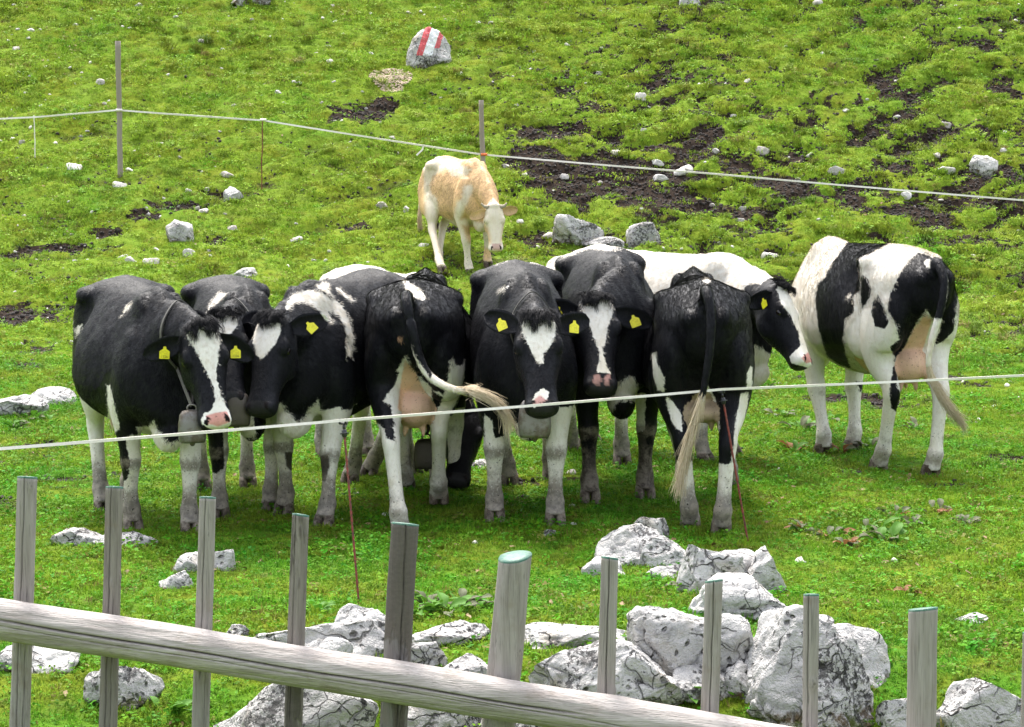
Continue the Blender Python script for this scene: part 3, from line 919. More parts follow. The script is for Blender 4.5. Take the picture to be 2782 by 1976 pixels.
    tp = crspline(tl, 60)[:max(12, int(60 * core))]
    tp = crspline(tp[::2], 34)
    trd = np.interp(np.linspace(0, 1, 34), [0, .12, .4, 1], [.036, .033, .027, .017]) * S
    parts.append(tube(tp, trd, 10))
    skel['tail'] = [(p, r) for p, r in zip(tp[5:], trd[5:])]
    if udder:
        parts.append(ellipsoid(np.array([-.40, 0, .62]) * S, np.array([.19, .115, .14 * udder]) * S))
        for a in (-.46, -.34):
            for s in (-1, 1):
                parts.append(ellipsoid(np.array([a, s * .05, .62 - .145 * udder]) * S, np.array([.017, .017, .042]) * S))
        skel['udder'] = [(np.array([-.40 + q, 0, .60]) * S, .12 * S) for q in (-.1, 0, .1)]
    V, F = merge(parts)
    co, fc = remesh(V, F, voxel * S)
    # regions by nearest bone
    names = list(skel)
    dist = np.full((len(co), len(names)), 1e9)
    for i, k in enumerate(names):
        for p, r in skel[k]:
            dist[:, i] = np.minimum(dist[:, i], np.linalg.norm(co - p, axis=1) - r)
    reg = np.array(names)[dist.argmin(1)]
    w = np.where((reg == 'body') | (reg == 'neck'), 0.6, np.where(reg == 'head', 0.28, 0.34))
    co = smooth_mesh(co, fc, 3, w)
    co = smooth_mesh(co, fc, 8, np.where(reg == 'body', .45, np.where(reg == 'neck', .35, 0.0)))
    amp = np.where((reg == 'body') | (reg == 'neck'), 0.011, 0.002) * S
    # gentle muscle relief
    ctr = np.zeros_like(co)
    pn = fbm(co / S * np.array([6.5, 6.5, 4.0]) + seed, seed + 3, 3)
    wr = np.sin(co[:, 0] / S * 62 + co[:, 2] / S * 20 + 3 * vnoise(co / S * 6, seed + 9)) * (reg == 'neck')
    pn = pn + .30 * wr
    dirn = co - np.column_stack([co[:, 0], np.zeros(len(co)), np.full(len(co), .9 * S)])
    dirn /= (np.linalg.norm(dirn, axis=1, keepdims=True) + 1e-9)
    co = co + dirn * (pn * amp)[:, None]
    Vall = co.tolist(); Fall = fc.tolist(); reglist = list(reg)
    # ears and hooves added to the same skin
    earinfo = []
    ears = ears or [(0.0, 0.1), (0.0, 0.1)]
    for s, (droop, back) in zip((1, -1), ears):           # s=+1 is the animal's own left
        bs = hp(s * .078, -.060, .040)
        dr = nrm(lv * s * 1.0 + h * droop - n * back)
        fdir = nrm(n * 0.9 + h * 0.30 - np.array([0, 0, .15]))
        v, f = ear_part(bs, dr, fdir, .225 * HS, .112 * HS)
        o = len(Vall); Vall += v; Fall += [[i + o for i in q] for q in f]; reglist += ['ear'] * len(v)
        fd = nrm(fdir - (fdir @ dr) * dr)
        earinfo.append((bs + dr * .115 * HS, dr, fd))
    if horns:
        for s in (1, -1):
            p0 = hp(s * .062, -.03, .0); pth = [p0, p0 + HS * (lv * s * .055 - h * .012), p0 + HS * (lv * s * .085 - h * .045 + n * .015)]
            v, f = tube(crspline(pth, 7), np.linspace(.030, .008, 7) * HS, 10)
            o = len(Vall); Vall += v; Fall += [[i + o for i in q] for q in f]; reglist += ['horn'] * len(v)
    for key, hpz in hoof_pos.items():
        for s in (-1, 1):
            ang2 = np.linspace(0, 2 * math.pi, 14, endpoint=False)
            rg = [np.stack([hpz[0] + (cx + np.cos(ang2) * rx * np.where(np.cos(ang2) > 0, 1.12, .9)) * S - 0.004 * S, hpz[1] + S * (s * .029 + np.sin(ang2) * ry), np.full(14, hpz[2] - .05 * S + z * S)], -1) for z, rx, ry, cx in CLAW]
            v, f = loft(rg[::-1])
            o = len(Vall); Vall += v; Fall += [[i + o for i in q] for q in f]; reglist += ['hoof'] * len(v)
    Vall = np.array(Vall); reg = np.array(reglist)
    # coat
    Pw = toW(Vall); uv, zc = project(Pw); ppm = FPX / zc
    z = Vall[:, 2] / S
    sd = np.full(len(Vall), -1.0 if base == 'B' else 1.0)
    for op in ops:
        kind, regs, arg = op
        m = np.ones(len(Vall), bool) if regs == '*' else np.isin(reg, regs.split())
        if kind in ('W', 'B'):
            d = poly_sd(uv[m], arg) / ppm[m]
        elif kind in ('Wz', 'Bz'):
            d = (arg - z[m]) * S
        elif kind in ('Wa', 'Ba'):
            d = np.ones(m.sum())
        elif kind in ('Wx', 'Bx'):           # behind a station along the body
            d = (arg - Vall[m, 0] / S) * S
        sd[m] = np.maximum(sd[m], d) if kind[0] == 'W' else np.minimum(sd[m], -d)
    tint = np.zeros((len(Vall), 4)); tint[:, :3] = 0.02
    for regs, rgb, arg in tints:
        m = np.ones(len(Vall), bool) if regs == '*' else np.isin(reg, regs.split())
        al = sstep(-.012, .012, poly_sd(uv[m], arg) / ppm[m]) if arg is not None else np.ones(m.sum())
        tint[m, :3] = np.where(al[:, None] > 0.02, np.array(rgb), tint[m, :3]); tint[m, 3] = np.maximum(tint[m, 3], al)
    m = reg == 'hoof'; tint[m] = (0.055, 0.036, 0.024, 1)
    m = reg == 'horn'; tint[m] = (0.32, 0.27, 0.20, 1)
    if udder:
        m = reg == 'udder'; tint[m] = (*ucol, .9)
    # nostrils, mouth line
    rel = (Vall - poll) / HS
    hs_, hn_, ht_ = rel @ lv, rel @ n, rel @ h
    pad = np.exp(-((hs_ / .060) ** 4 + ((ht_ - .492) / .034) ** 4)) * (hn_ > -.075) * (reg == 'head')
    m = (pad > .3) & (tint[:, 3] < .3) & (sd < 0); tint[m] = (0.020, 0.019, 0.020, 1)
    for s in (-1, 1):
        cx_ = s * (.050 + .25 * (ht_ - .48))
        q = ((hs_ - cx_) / .013) ** 2 + ((ht_ - .482) / .024) ** 2 + ((hn_ + .028) / .045) ** 2
        m = (q < 1.0) & (reg == 'head'); tint[m] = (0.006, 0.004, 0.004, 1)
    m = (np.abs(hn_ + .108 + .10 * (ht_ - .45)) < .007) & (ht_ > .37) & (reg == 'head'); tint[m] = (0.010, 0.008, 0.008, .9)
    leg = np.isin(reg, ['FL', 'FR', 'RL', 'RR', 'hoof'])
    dr = np.where(leg, sstep(.52, .04, z), sstep(.62, .46, z) * 0.15) * dirt
    kn = np.isin(reg, ['FL', 'FR']) & True
    dr = np.where(kn, np.maximum(dr, 0.75 * dirt * np.exp(-((z - .375) / .06) ** 2)), dr)
    root = empty(name, org.tolist(), math.atan2(hd[1], hd[0]))
    tag(root, label, 'cow', group)
    me = mesh_from('body', Vall, Fall, mat)
    for nm, arr in (('sd', sd), ('dirt', dr)):
        a = me.attributes.new(nm, 'FLOAT', 'POINT'); a.data.foreach_set('value', arr.astype(np.float32))
    a = me.attributes.new('tint', 'FLOAT_COLOR', 'POINT'); a.data.foreach_set('color', tint.astype(np.float32).ravel())
    muz = (reg == 'head') & (ht_ > .40)
    fur = np.select([reg == 'hoof', reg == 'horn', reg == 'udder', muz, reg == 'head', reg == 'ear', reg == 'tail', leg & (z < .16), leg], [0, 0, 0, 0, .55, .45, .7, 0, .45], 1.0) * S
    a = me.attributes.new('fur', 'FLOAT', 'POINT'); a.data.foreach_set('value', fur.astype(np.float32))
    body = link('body', me, root)
    grow_fur('short_hair', me, FUR_CR if mat is MAT_CREAM else FUR_BW, 7500.0, root, seed)
    def place(ob, p, X, Y, Z, sc=1.0):
        mm = Matrix.Identity(4)
        for i, c in enumerate((X, Y, Z)):
            for j in range(3): mm[j][i] = float(c[j]) * (sc if np.isscalar(sc) else sc[i])
        for j in range(3): mm[j][3] = float(p[j])
        ob.matrix_local = mm
    for s in (1, -1):
        e = link('eye', EYE_ME, root)
        place(e, hp(s * .104, -.052, .165), lv, n, h, np.array([.016, .020, .024]) * HS)
    for s, tg in zip((0, 1), tags):
        if tg is None: continue
        p, dr_, fd = earinfo[s]
        upd = nrm(np.array([0, 0, 1.0]) - fd * fd[2])
        tl_ = tg if isinstance(tg, (tuple, list)) else (0.0, None)
        ca, sa_ = math.cos(tl_[0]), math.sin(tl_[0])
        sx = np.cross(upd, fd)
        U = upd * ca + sx * sa_; X = np.cross(U, fd)
        off = fd * .016 * HS - U * .018
        tob = link('ear_tag', TAG_ME, root)
        place(tob, p + off, X, U, fd, 0.78 * HS)
        if tl_[1]:
            tx = link('printed_number', text_mesh(tl_[1], .022), tob, (0, -.026, .0021))
    if forelock:
        paths = []
        for lk in range(26):
            ls = rs.uniform(-.075, .075); lq = rs.uniform(-.055, .010)
            lt_ = hp(ls * (1.0 + .5 * rs.rand()) + rs.normal() * .012, .030 + .01 * rs.rand(), lq + rs.uniform(.045, .092) * forelock)
            for k in range(18):
                s = ls + rs.normal() * .014; q = lq + rs.normal() * .010
                p0 = hp(s, .014 - 3.0 * s * s + min(0, q) * .5, q)
                tip = lt_ + rs.normal(size=3) * .007 * HS
                mid = (p0 + tip) * .5 + n * (.022 + .010 * rs.rand()) * HS + lv * ls * .15
                paths.append([p0, p0 * .55 + mid * .45 + n * .008, mid * .6 + tip * .4, tip - n * .014 * HS])
        V, F = strands(paths, .0021)
        link('forelock', mesh_from('forelock', np.array(V), F, hair or MAT_HAIR_BLACK), root)
    # tail switch: strands that leave the tail and follow its sweep to the tip
    if switch != 0:
        paths = []
        full = crspline(tl, 200)
        arc = np.concatenate([[0], np.cumsum(np.linalg.norm(np.diff(full, axis=0), axis=1))]); tot = arc[-1]
        at = lambda q: np.array([np.interp(q * tot, arc, full[:, c]) for c in range(3)])
        for k in range(420):
            s0 = core * rs.uniform(.80, 1.02) if rs.rand() < .7 else rs.uniform(core, .9)
            s1 = min(1.02, s0 + rs.uniform(.18, .42))
            if rs.rand() < .35: s1 = rs.uniform(.9, 1.04)
            j = rs.normal(size=3)
            j = j / (np.linalg.norm(j) + 1e-9) * math.sqrt(rs.rand())
            pts = []
            fz = rs.normal(size=3)
            for q in np.linspace(s0, s1, 7):
                bul = .005 + .016 * sstep(core * .85, core + .22 * (1 - core), q) * (1 - .72 * sstep(core + .4 * (1 - core), 1.0, q))
                ph = (q - s0) / max(1e-6, s1 - s0)
                pts.append(at(min(q, 1.0)) + j * bul * S * (switch or 1.0) + fz * .020 * ph * ph * S + np.array([0, 0, -1.0]) * max(0, q - 1) * tot)
            paths.append(pts)
        V, F = strands(paths, .0026 * S)
        link('tail_switch', mesh_from('tail_switch', np.array(V), F, switch_mat or MAT_HAIR_CREAM), root)
    info = dict(root=root, nk=nk, toW=toW, toL=toL, S=S, R=R)
    if bell: make_bell(info, **bell)
    return info

def make_bell(info, px, y, t=0.72, size=1.0, dark=False, label='', rot=0.0):
    """Sheet metal cow bell hanging from a strap round the neck."""
    S = info['S']
    c = at_y(*px, y)                           # centre of the bell body
    root = empty('cow_bell', (c[0], c[1], c[2] - .08 * size))
    tag(root, label, 'bell', 'bells worn by the cows')
    m = 28
    ang = np.linspace(0, 2 * math.pi, m, endpoint=False)
    e = 2 / 3.2
    def ring(hw, hdp, z, k=1.0):
        X = np.sign(np.cos(ang)) * np.abs(np.cos(ang)) ** e * hw; Y = np.sign(np.sin(ang)) * np.abs(np.sin(ang)) ** e * hdp
        cr, sr = math.cos(rot), math.sin(rot)
        return np.stack([X * cr - Y * sr, X * sr + Y * cr, np.full(m, z)], -1) * size
    rg = [ring(.030, .018, .172), ring(.052, .032, .165), ring(.066, .040, .145), ring(.072, .044, .10), ring(.074, .047, .05), ring(.070, .047, .015), ring(.064, .044, 0.0), ring(.060, .040, .0), ring(.066, .040, .05), ring(.060, .034, .13), ring(.02, .012, .15)]
    V, F = loft(rg[::-1], True)
    metal = MAT_BELL_DARK if dark else MAT_BELL
    body = link('bell_body', mesh_from('bell_body', V, F, metal), root)
    V, F = ellipsoid((0, -.0475 * size, .035 * size), np.array([.006, .004, .006]) * size)
    link('rivet', mesh_from('rivet', V, F, metal), body)
    lp = [(x, 0, z) for x, z in [(-.022, .165), (-.024, .185), (-.012, .198), (.012, .198), (.024, .185), (.022, .165)]]
    link('loop', mesh_from('loop', *tube(crspline(np.array(lp) * size, 14), .005, 8), metal), root)
    link('clapper', mesh_from('clapper', *merge([tube(np.array([(0, 0, .13), (0, 0, .02)]) * size, .005, 6), ellipsoid((0, 0, .0), np.array([.016, .016, .022]) * size)]), metal), root)
    # strap: the neck's outline at t, drawn down to the loop
    p, sl, up, hw, hh, dv = info['nk'][int(t * 21)]
    org = np.array(root.location)
    top = org + np.array([0, 0, .19 * size])
    a = np.linspace(-math.pi / 2 + .5, 1.5 * math.pi - .5, 40)
    w_ = np.where(np.sin(a) > 0, 1 - .45 * np.sin(a) ** 2, 1 - .30 * np.sin(a) ** 2)
    nk = np.array([info['toW'](p + sl * (math.cos(q) * (hw * wq + .012 * S)) + up * (math.sin(q) * (hh + .012 * S))) for q, wq in zip(a, w_)])
    path = np.vstack([top + (nk[0] - top) * .03, top + (nk[0] - top) * .5, nk, top + (nk[-1] - top) * .5, top + (nk[-1] - top) * .03]) - org
    axis = info['R'] @ dv
    rings = []
    T = np.gradient(path, axis=0)
    for q, tt in zip(path, T):
        tt = nrm(tt); bx = nrm(axis - (axis @ tt) * tt); nn = np.cross(tt, bx)
        rings.append([q + bx * .011 + nn * .003, q - bx * .011 + nn * .003, q - bx * .011 - nn * .003, q + bx * .011 - nn * .003])
    link('strap', mesh_from('strap', *loft(rings), MAT_STRAP, False), root)
# ------------------------------------------------------------------ the herd
G_HERD = 'black and white cattle standing in a row behind the tape'
PINK = (0.62, 0.30, 0.26)
# A: left cow, three quarter front view, bell
A = make_cow('black cow with long white blaze and pink nose, grey bell and two yellow ear tags', (-1.85, 13.19), (.34, -.94), 1.0, 1.10,
    head=dict(poll=K(1, (826, 392))[0], muz=K(1, (925, 945))[0], y=12.62, face=(.30, -1)),
    hooves=dict(FR=(361, 1430), FL=(517, 1440), RR=(282, 1392), RL=(345, 1368)), seed=1,
    ears=[(.78, .15), (.24, .20)], tags=((0.0, '1326'), (0.05, '1326')), forelock=1.0, group=G_HERD,
    ops=[('Wz', 'RL RR', .66), ('Wz', 'FL', .60),
         ('W', 'head', K(1, (735, 425), (820, 395), (915, 400), (930, 470), (925, 560), (912, 640), (915, 700), (935, 770), (960, 830), (990, 880), (1000, 980), (930, 985), (860, 965), (820, 935), (840, 890), (890, 850), (905, 800), (900, 740), (860, 660), (830, 590), (790, 520), (750, 460))),
         ('W', 'body', K(1, (378, 328), (400, 285), (438, 252), (425, 285), (400, 312))), ('W', 'body RR', K(1, (118, 445), (116, 395), (150, 378), (160, 385), (142, 420))),
         ('W', 'body RR RL', K(1, (60, 340), (98, 350), (96, 440), (88, 540), (60, 560))),
         ('W', 'body RR FR', K(1, (290, 725), (310, 720), (325, 790), (345, 870), (365, 965), (340, 985), (290, 975), (285, 930), (300, 880), (295, 800))),
         ('W', 'body FR FL', K(1, (460, 960), (530, 955), (555, 915), (575, 960), (610, 1010), (650, 1050), (715, 1015), (725, 1060), (680, 1110), (650, 1150), (560, 1150), (500, 1060))),
         ('W', 'FR', K(1, (405, 1010), (500, 1000), (600, 1010), (600, 1600), (370, 1600), (370, 1290), (410, 1250), (425, 1150), (405, 1080)))],
    tints=[('head', PINK, K(1, (855, 895), (910, 878), (972, 870), (990, 930), (920, 955), (870, 940)))],
    bell=dict(px=K(1, (775, 960))[0], y=12.55, t=.66, size=.95, label='large grey metal cow bell under the chin of the cow at the row end', rot=.3))
# B: behind A, dark head down between A and C
B = make_cow('black cow with square white forehead patch, half hidden between two cows with bells and tags', (-1.45, 13.72), (.235, -.97), .97, 1.0,
    head=dict(poll=K(1, (962, 330))[0], muz=K(1, (1000, 800))[0], y=13.12, face=(.22, -1)),
    hooves=dict(FR=(599, 1402), FL=(735, 1383)), seed=2, ears=[(-.75, .45), (-.95, .45)], forelock=.6, group=G_HERD,
    ops=[('Wz', 'FL', .66), ('Wz', 'RL RR', .6), ('W', 'head', K(1, (918, 345), (960, 330), (1042, 330), (1030, 380), (1000, 430), (960, 440), (930, 420), (918, 380))),
         ('W', 'body', K(1, (862, 302), (890, 245), (940, 193), (972, 210), (930, 250), (880, 290))), ('W', 'FR', K(1, (945, 960), (1010, 960), (1010, 1500), (860, 1500), (870, 1215), (915, 1225), (960, 1180))),
         ('W', 'body', K(2, (90, 930), (180, 900), (200, 1060), (90, 1060)))],
    bell=dict(px=K(2, (88, 905))[0], y=12.9, t=.70, size=1.0, dark=True, label='dark brown cow bell hanging between the two left heads', rot=.2))
# C: head turned to its right, white band over the neck
C = make_cow('black cow with white forehead shield and white band over the neck, looking down sideways', (-1.10, 13.55), (-.34, -.94), .99, 1.0,
    head=dict(poll=K(2, (278, 388))[0], muz=K(2, (195, 905))[0], y=13.02, face=(-.42, -1)),
    hooves=dict(FR=(773, 1390), FL=(879, 1424), RL=(998, 1290), RR=(950, 1310)), seed=3, ears=[(-.42, .35), (-.1, .5)], tags=((-.75, None), None), forelock=1.0, group=G_HERD,
    ops=[('Wz', 'FL FR', .62), ('Wz', 'RL RR', .7), ('W', 'head', K(2, (188, 425), (240, 405), (335, 415), (337, 470), (300, 540), (235, 614), (205, 592), (183, 520))),
         ('W', 'neck body ear', K(2, (345, 370), (370, 300), (420, 245), (500, 225), (560, 235), (620, 265), (680, 310), (720, 380), (745, 470), (748, 560), (735, 620), (710, 672), (705, 560), (710, 480), (690, 420), (660, 370), (610, 345), (632, 418), (590, 390), (540, 330), (480, 295), (440, 290), (390, 320), (355, 365))),
         ('W', 'body', K(2, (535, 205), (570, 185), (605, 190), (615, 240), (640, 275), (590, 240))), ('W', 'body', K(2, (650, 203), (690, 235), (748, 280), (735, 292), (690, 262), (655, 230))),
         ('W', 'body RL', K(2, (700, 740), (740, 760), (770, 820), (740, 870), (690, 890), (680, 830))),
         ('W', 'body FL FR', K(2, (310, 910), (340, 858), (385, 915), (420, 970), (470, 945), (500, 890), (550, 842), (562, 905), (675, 888), (670, 1100), (300, 1100)))],
    tints=[('FR', (.07, .06, .05), K(2, (360, 1140), (445, 1140), (440, 1200), (400, 1250), (370, 1220))), ('FL', (.07, .06, .05), K(2, (545, 1170), (610, 1150), (615, 1220), (590, 1310), (540, 1290), (525, 1220)))])
# E: grazing, mostly hidden, white back
E = make_cow('white backed cow with black head down grazing, mostly hidden behind the pair in front', (-.58, 14.98), (.45, -.89), .94, 1.0,
    head=dict(poll=K(2, (1395, 900))[0], muz=K(2, (1340, 1300))[0], y=14.75, face=(.2, -1)),
    hooves=dict(FR=(1128, 1285), FL=(1190, 1320)), seed=4, ears=[(-.1, .3), (-.1, .3)], base='W', group=G_HERD,
    ops=[('Ba', 'head neck ear', 0), ('B', 'body', K(2, (480, 190), (820, 192), (830, 160), (900, 150), (1000, 140), (1450, 300), (1450, 1000), (480, 1000))), ('Bz', 'FL FR', 2.0), ('Wz', 'FL FR', .30), ('B', 'body', K(2, (545, 240), (560, 190), (610, 150), (610, 190)))],
    bell=dict(px=K(2, (1162, 1155))[0], y=14.6, t=.6, size=1.0, dark=True, label='dark cow bell hanging low behind the hind legs of the tail swishing cow'))
# D: from behind, tail swung to the side
D = make_cow('black cow seen from behind with pink udder and cream tail swung sideways', (-.50, 14.56), (.03, 1), .985, 1.10,
    head=dict(local=((1.05, .05, 1.02), (.75, .1, -.65), (1, .1, 0))),
    hooves=dict(RL=(1090, 1448), RR=(1192, 1378), FL=(1105, 1325), FR=(1236, 1330)), lift=dict(RR=.05), seed=5, udder=.85, group=G_HERD, core=.66, dirt=.7,
    tail=[K(2, (1045, 262))[0] + (13.02,), K(2, (1075, 420))[0] + (12.93,), K(2, (1120, 600))[0] + (12.92,), K(2, (1175, 705))[0] + (12.9,), K(2, (1260, 765))[0] + (12.86,), K(2, (1360, 795))[0] + (12.84,), K(2, (1450, 790))[0] + (12.82,), K(3, (150, 830))[0] + (12.74,), K(3, (270, 880))[0] + (12.70,), K(3, (340, 950))[0] + (12.68,), K(3, (372, 1030))[0] + (12.68,)],
    ops=[('Wz', 'RL RR', .56), ('Wz', 'FL FR', .5), ('W', 'body', K(2, (1028, 165), (1060, 180), (1130, 225), (1162, 265), (1140, 285), (1080, 266), (1040, 258), (1045, 215))),
         ('W', 'body RL', K(2, (776, 618), (790, 640), (800, 720), (835, 830), (850, 900), (870, 955), (830, 920), (790, 790), (770, 700))),
         ('W', 'body RL RR udder', K(2, (1040, 590), (1000, 680), (985, 760), (930, 830), (915, 855), (960, 880), (975, 960), (1000, 1000), (1200, 1000), (1195, 790), (1150, 740), (1090, 690))),
         ('W', 'body RR', K(2, (1190, 790), (1240, 800), (1262, 830), (1285, 720), (1300, 645), (1285, 632), (1310, 612), (1325, 652), (1365, 655), (1380, 612), (1380, 720), (1350, 820), (1300, 930), (1290, 1000), (1200, 1000))),
         ('B', 'RL', K(2, (740, 560), (778, 640), (830, 830), (870, 950), (920, 1010), (940, 1065), (985, 1082), (965, 900), (912, 857), (985, 760), (1040, 600), (1000, 560))),
         ('B', 'RR', K(2, (1196, 800), (1255, 830), (1240, 880), (1200, 900))), ('Wa', 'tail', 0), ('B', 'tail', K(2, (960, 200), (1120, 230), (1195, 700), (1185, 725), (1100, 600), (1000, 400)))],
    tints=[('body RL RR udder', (.72, .46, .30), K(2, (1042, 625), (1100, 690), (1150, 800), (1152, 880), (1110, 925), (1040, 925), (1000, 900), (1012, 800), (1025, 700))), ('body', (.50, .28, .17), K(2, (1000, 488), (1032, 488), (1018, 528)))])
# F: head on, bell, white triangle
F_ = make_cow('black cow facing front with white forehead triangle, white nose and grey bell', (.075, 13.40), (.05, -1), 1.03, .93,
    head=dict(poll=K(3, (515, 432))[0], muz=K(3, (545, 930))[0], y=12.80, face=(.06, -1)),
    hooves=dict(FR=(1344, 1414), FL=(1508, 1424), RR=(1387, 1318), RL=(1500, 1300)), seed=6, ears=[(-.38, .25), (-.60, .25)], tags=((.15, None), (-.45, None)), forelock=1.25, group=G_HERD, switch=0,
    ops=[('Wz', 'FL', .62), ('Wz', 'FR', .455), ('Wz', 'RL RR', .5), ('W', 'head', K(3, (425, 480), (450, 445), (560, 440), (612, 465), (610, 540), (590, 590), (545, 640), (547, 680), (525, 694), (505, 665), (475, 610), (440, 540))),
         ('W', 'head', K(3, (478, 940), (485, 890), (500, 855), (540, 823), (578, 840), (572, 880), (520, 915))), ('W', 'body', K(3, (280, 160), (340, 120), (400, 60), (450, 60), (510, 120), (560, 160), (480, 148), (400, 112), (340, 142))),
         ('W', 'body', K(3, (311, 302), (330, 279), (360, 271), (342, 294))), ('W', 'body FR FL', K(3, (400, 1020), (440, 985), (445, 1040), (490, 1060), (445, 1110), (410, 1080))),
         ('B', 'FL', K(3, (520, 1030), (580, 1060), (560, 1105), (525, 1110))), ('W', 'FR', K(3, (230, 960), (270, 1000), (290, 1120), (260, 1200), (230, 1200)))],
    tints=[('head', (.55, .30, .27), K(3, (500, 880), (530, 860), (560, 885), (525, 915), (500, 905)))],
    bell=dict(px=K(3, (500, 990))[0], y=12.68, t=.70, size=1.12, label='grey riveted cow bell below the nose of the cow with the white triangle', rot=-.15))
# G: head on, narrow blaze
G_ = make_cow('black cow facing front with white blaze narrowing to a mottled pink nose and dark forelegs', (.595, 14.14), (.07, -1), 1.06, .93,
    head=dict(poll=K(3, (835, 342))[0], muz=K(3, (862, 815))[0], y=13.53, face=(.08, -1)),
    hooves=dict(FR=(1604, 1366), FL=(1752, 1352), RR=(1551, 1222), RL=(1690, 1262)), seed=7, ears=[(.22, .15), (-.22, .2)], tags=((-.35, None), (.25, None)), forelock=.9, group=G_HERD, switch=0,
    ops=[('Wz', 'RL RR', .6), ('W', 'head', K(3, (755, 375), (800, 350), (900, 340), (925, 380), (917, 440), (890, 500), (885, 560), (865, 610), (870, 650), (908, 745), (880, 738), (828, 735), (845, 680), (845, 610), (815, 540), (780, 450), (757, 410))),
         ('W', 'neck body', K(3, (770, 808), (882, 832), (872, 880), (790, 885))), ('W', 'body FL neck', K(3, (945, 790), (1020, 748), (1058, 800), (1052, 885), (950, 900), (900, 960), (890, 890), (930, 850))),
         ('W', 'body', K(3, (640, 130), (700, 80), (770, 20), (840, 30), (960, 80), (880, 82), (790, 72), (720, 98))), ('W', 'FL', K(3, (975, 850), (1100, 850), (1090, 1045), (1040, 1065), (985, 1075)))],
    tints=[('head', (.36, .20, .17), K(3, (818, 752), (850, 745), (856, 780), (842, 806), (818, 796))), ('head', (.36, .20, .17), K(3, (882, 752), (906, 742), (904, 800), (880, 806), (872, 775))), ('FL FR', (.045, .038, .034), K(3, (740, 1180), (860, 1190), (900, 1500), (700, 1500))), ('FL', (.05, .042, .037), K(3, (980, 1080), (1090, 1060), (1180, 1450), (1000, 1450)))])
# H: white cow behind, black head in profile
H = make_cow('white bodied cow with black head and white blaze in profile, tag in ear', (1.33, 15.82), (.80, -.60), .99, 1.0,
    head=dict(poll=K(4, (925, 278))[0], muz=K(4, (1078, 668))[0], y=15.30, face=(.93, -.36), away=False),
    hooves=dict(), seed=8, ears=[(.1, .3), (.30, .45)], tags=(None, (-.45, None)), base='W', group=G_HERD, forelock=.5,
    ops=[('Ba', 'head ear', 0), ('B', 'neck head body', K(4, (722, 268), (760, 250), (890, 275), (950, 200), (1100, 300), (1100, 690), (850, 620), (790, 580), (735, 560), (700, 440))),
         ('W', 'head', K(4, (888, 285), (900, 250), (985, 235), (1040, 330), (1070, 400), (1075, 470), (1100, 560), (1120, 640), (1060, 700), (960, 670), (953, 636), (1015, 580), (1000, 500), (960, 420), (915, 360))), ('W', 'head neck', K(4, (795, 575), (850, 595), (900, 625), (850, 640), (790, 610)))],
    tints=[('head', PINK, K(4, (1020, 645), (1055, 613), (1110, 610), (1100, 655), (1045, 672)))])
# I: from behind
I_ = make_cow('black cow seen from behind with straight hanging black tail and long cream switch', (1.03, 14.32), (.02, 1), 1.0, 1.0,
    head=dict(local=((1.04, -.05, 1.00), (.72, -.1, -.68), (1, 0, 0))),
    hooves=dict(RL=(1878, 1434), RR=(1958, 1448), FL=(1865, 1330), FR=(1985, 1318)), seed=9, udder=.45, ucol=(.34, .26, .17), group=G_HERD, core=.60, dirt=.9,
    tail=[K(4, (520, 290))[0] + (12.86,), K(4, (545, 420))[0] + (12.77,), K(4, (538, 600))[0] + (12.74,), K(4, (515, 760))[0] + (12.74,), K(4, (490, 880))[0] + (12.74,), K(4, (455, 1000))[0] + (12.74,), K(4, (430, 1080))[0] + (12.74,), K(4, (398, 1210))[0] + (12.74,), K(4, (375, 1340))[0] + (12.74,)],
    ops=[('Wz', 'RL RR', .375), ('Wz', 'FL FR', .5), ('W', 'body', K(4, (498, 236), (520, 220), (543, 240), (525, 255))), ('W', 'body RL', K(4, (230, 620), (256, 613), (265, 680), (298, 750), (300, 825), (262, 815), (243, 730))),
         ('W', 'body RR', K(4, (750, 688), (762, 690), (760, 800), (728, 805), (735, 730))), ('W', 'RL body', K(4, (308, 838), (340, 870), (392, 940), (392, 1035), (350, 1000), (322, 930))),
         ('W', 'RR body', K(4, (700, 830), (745, 825), (720, 1000), (700, 1260), (640, 1260), (655, 1150), (670, 1000))), ('W', 'body udder RL RR', K(4, (505, 810), (530, 785), (575, 880), (590, 1030), (560, 980), (505, 960))), ('W', 'tail', K(4, (380, 850), (505, 850), (505, 1300), (300, 1300)))],
    )
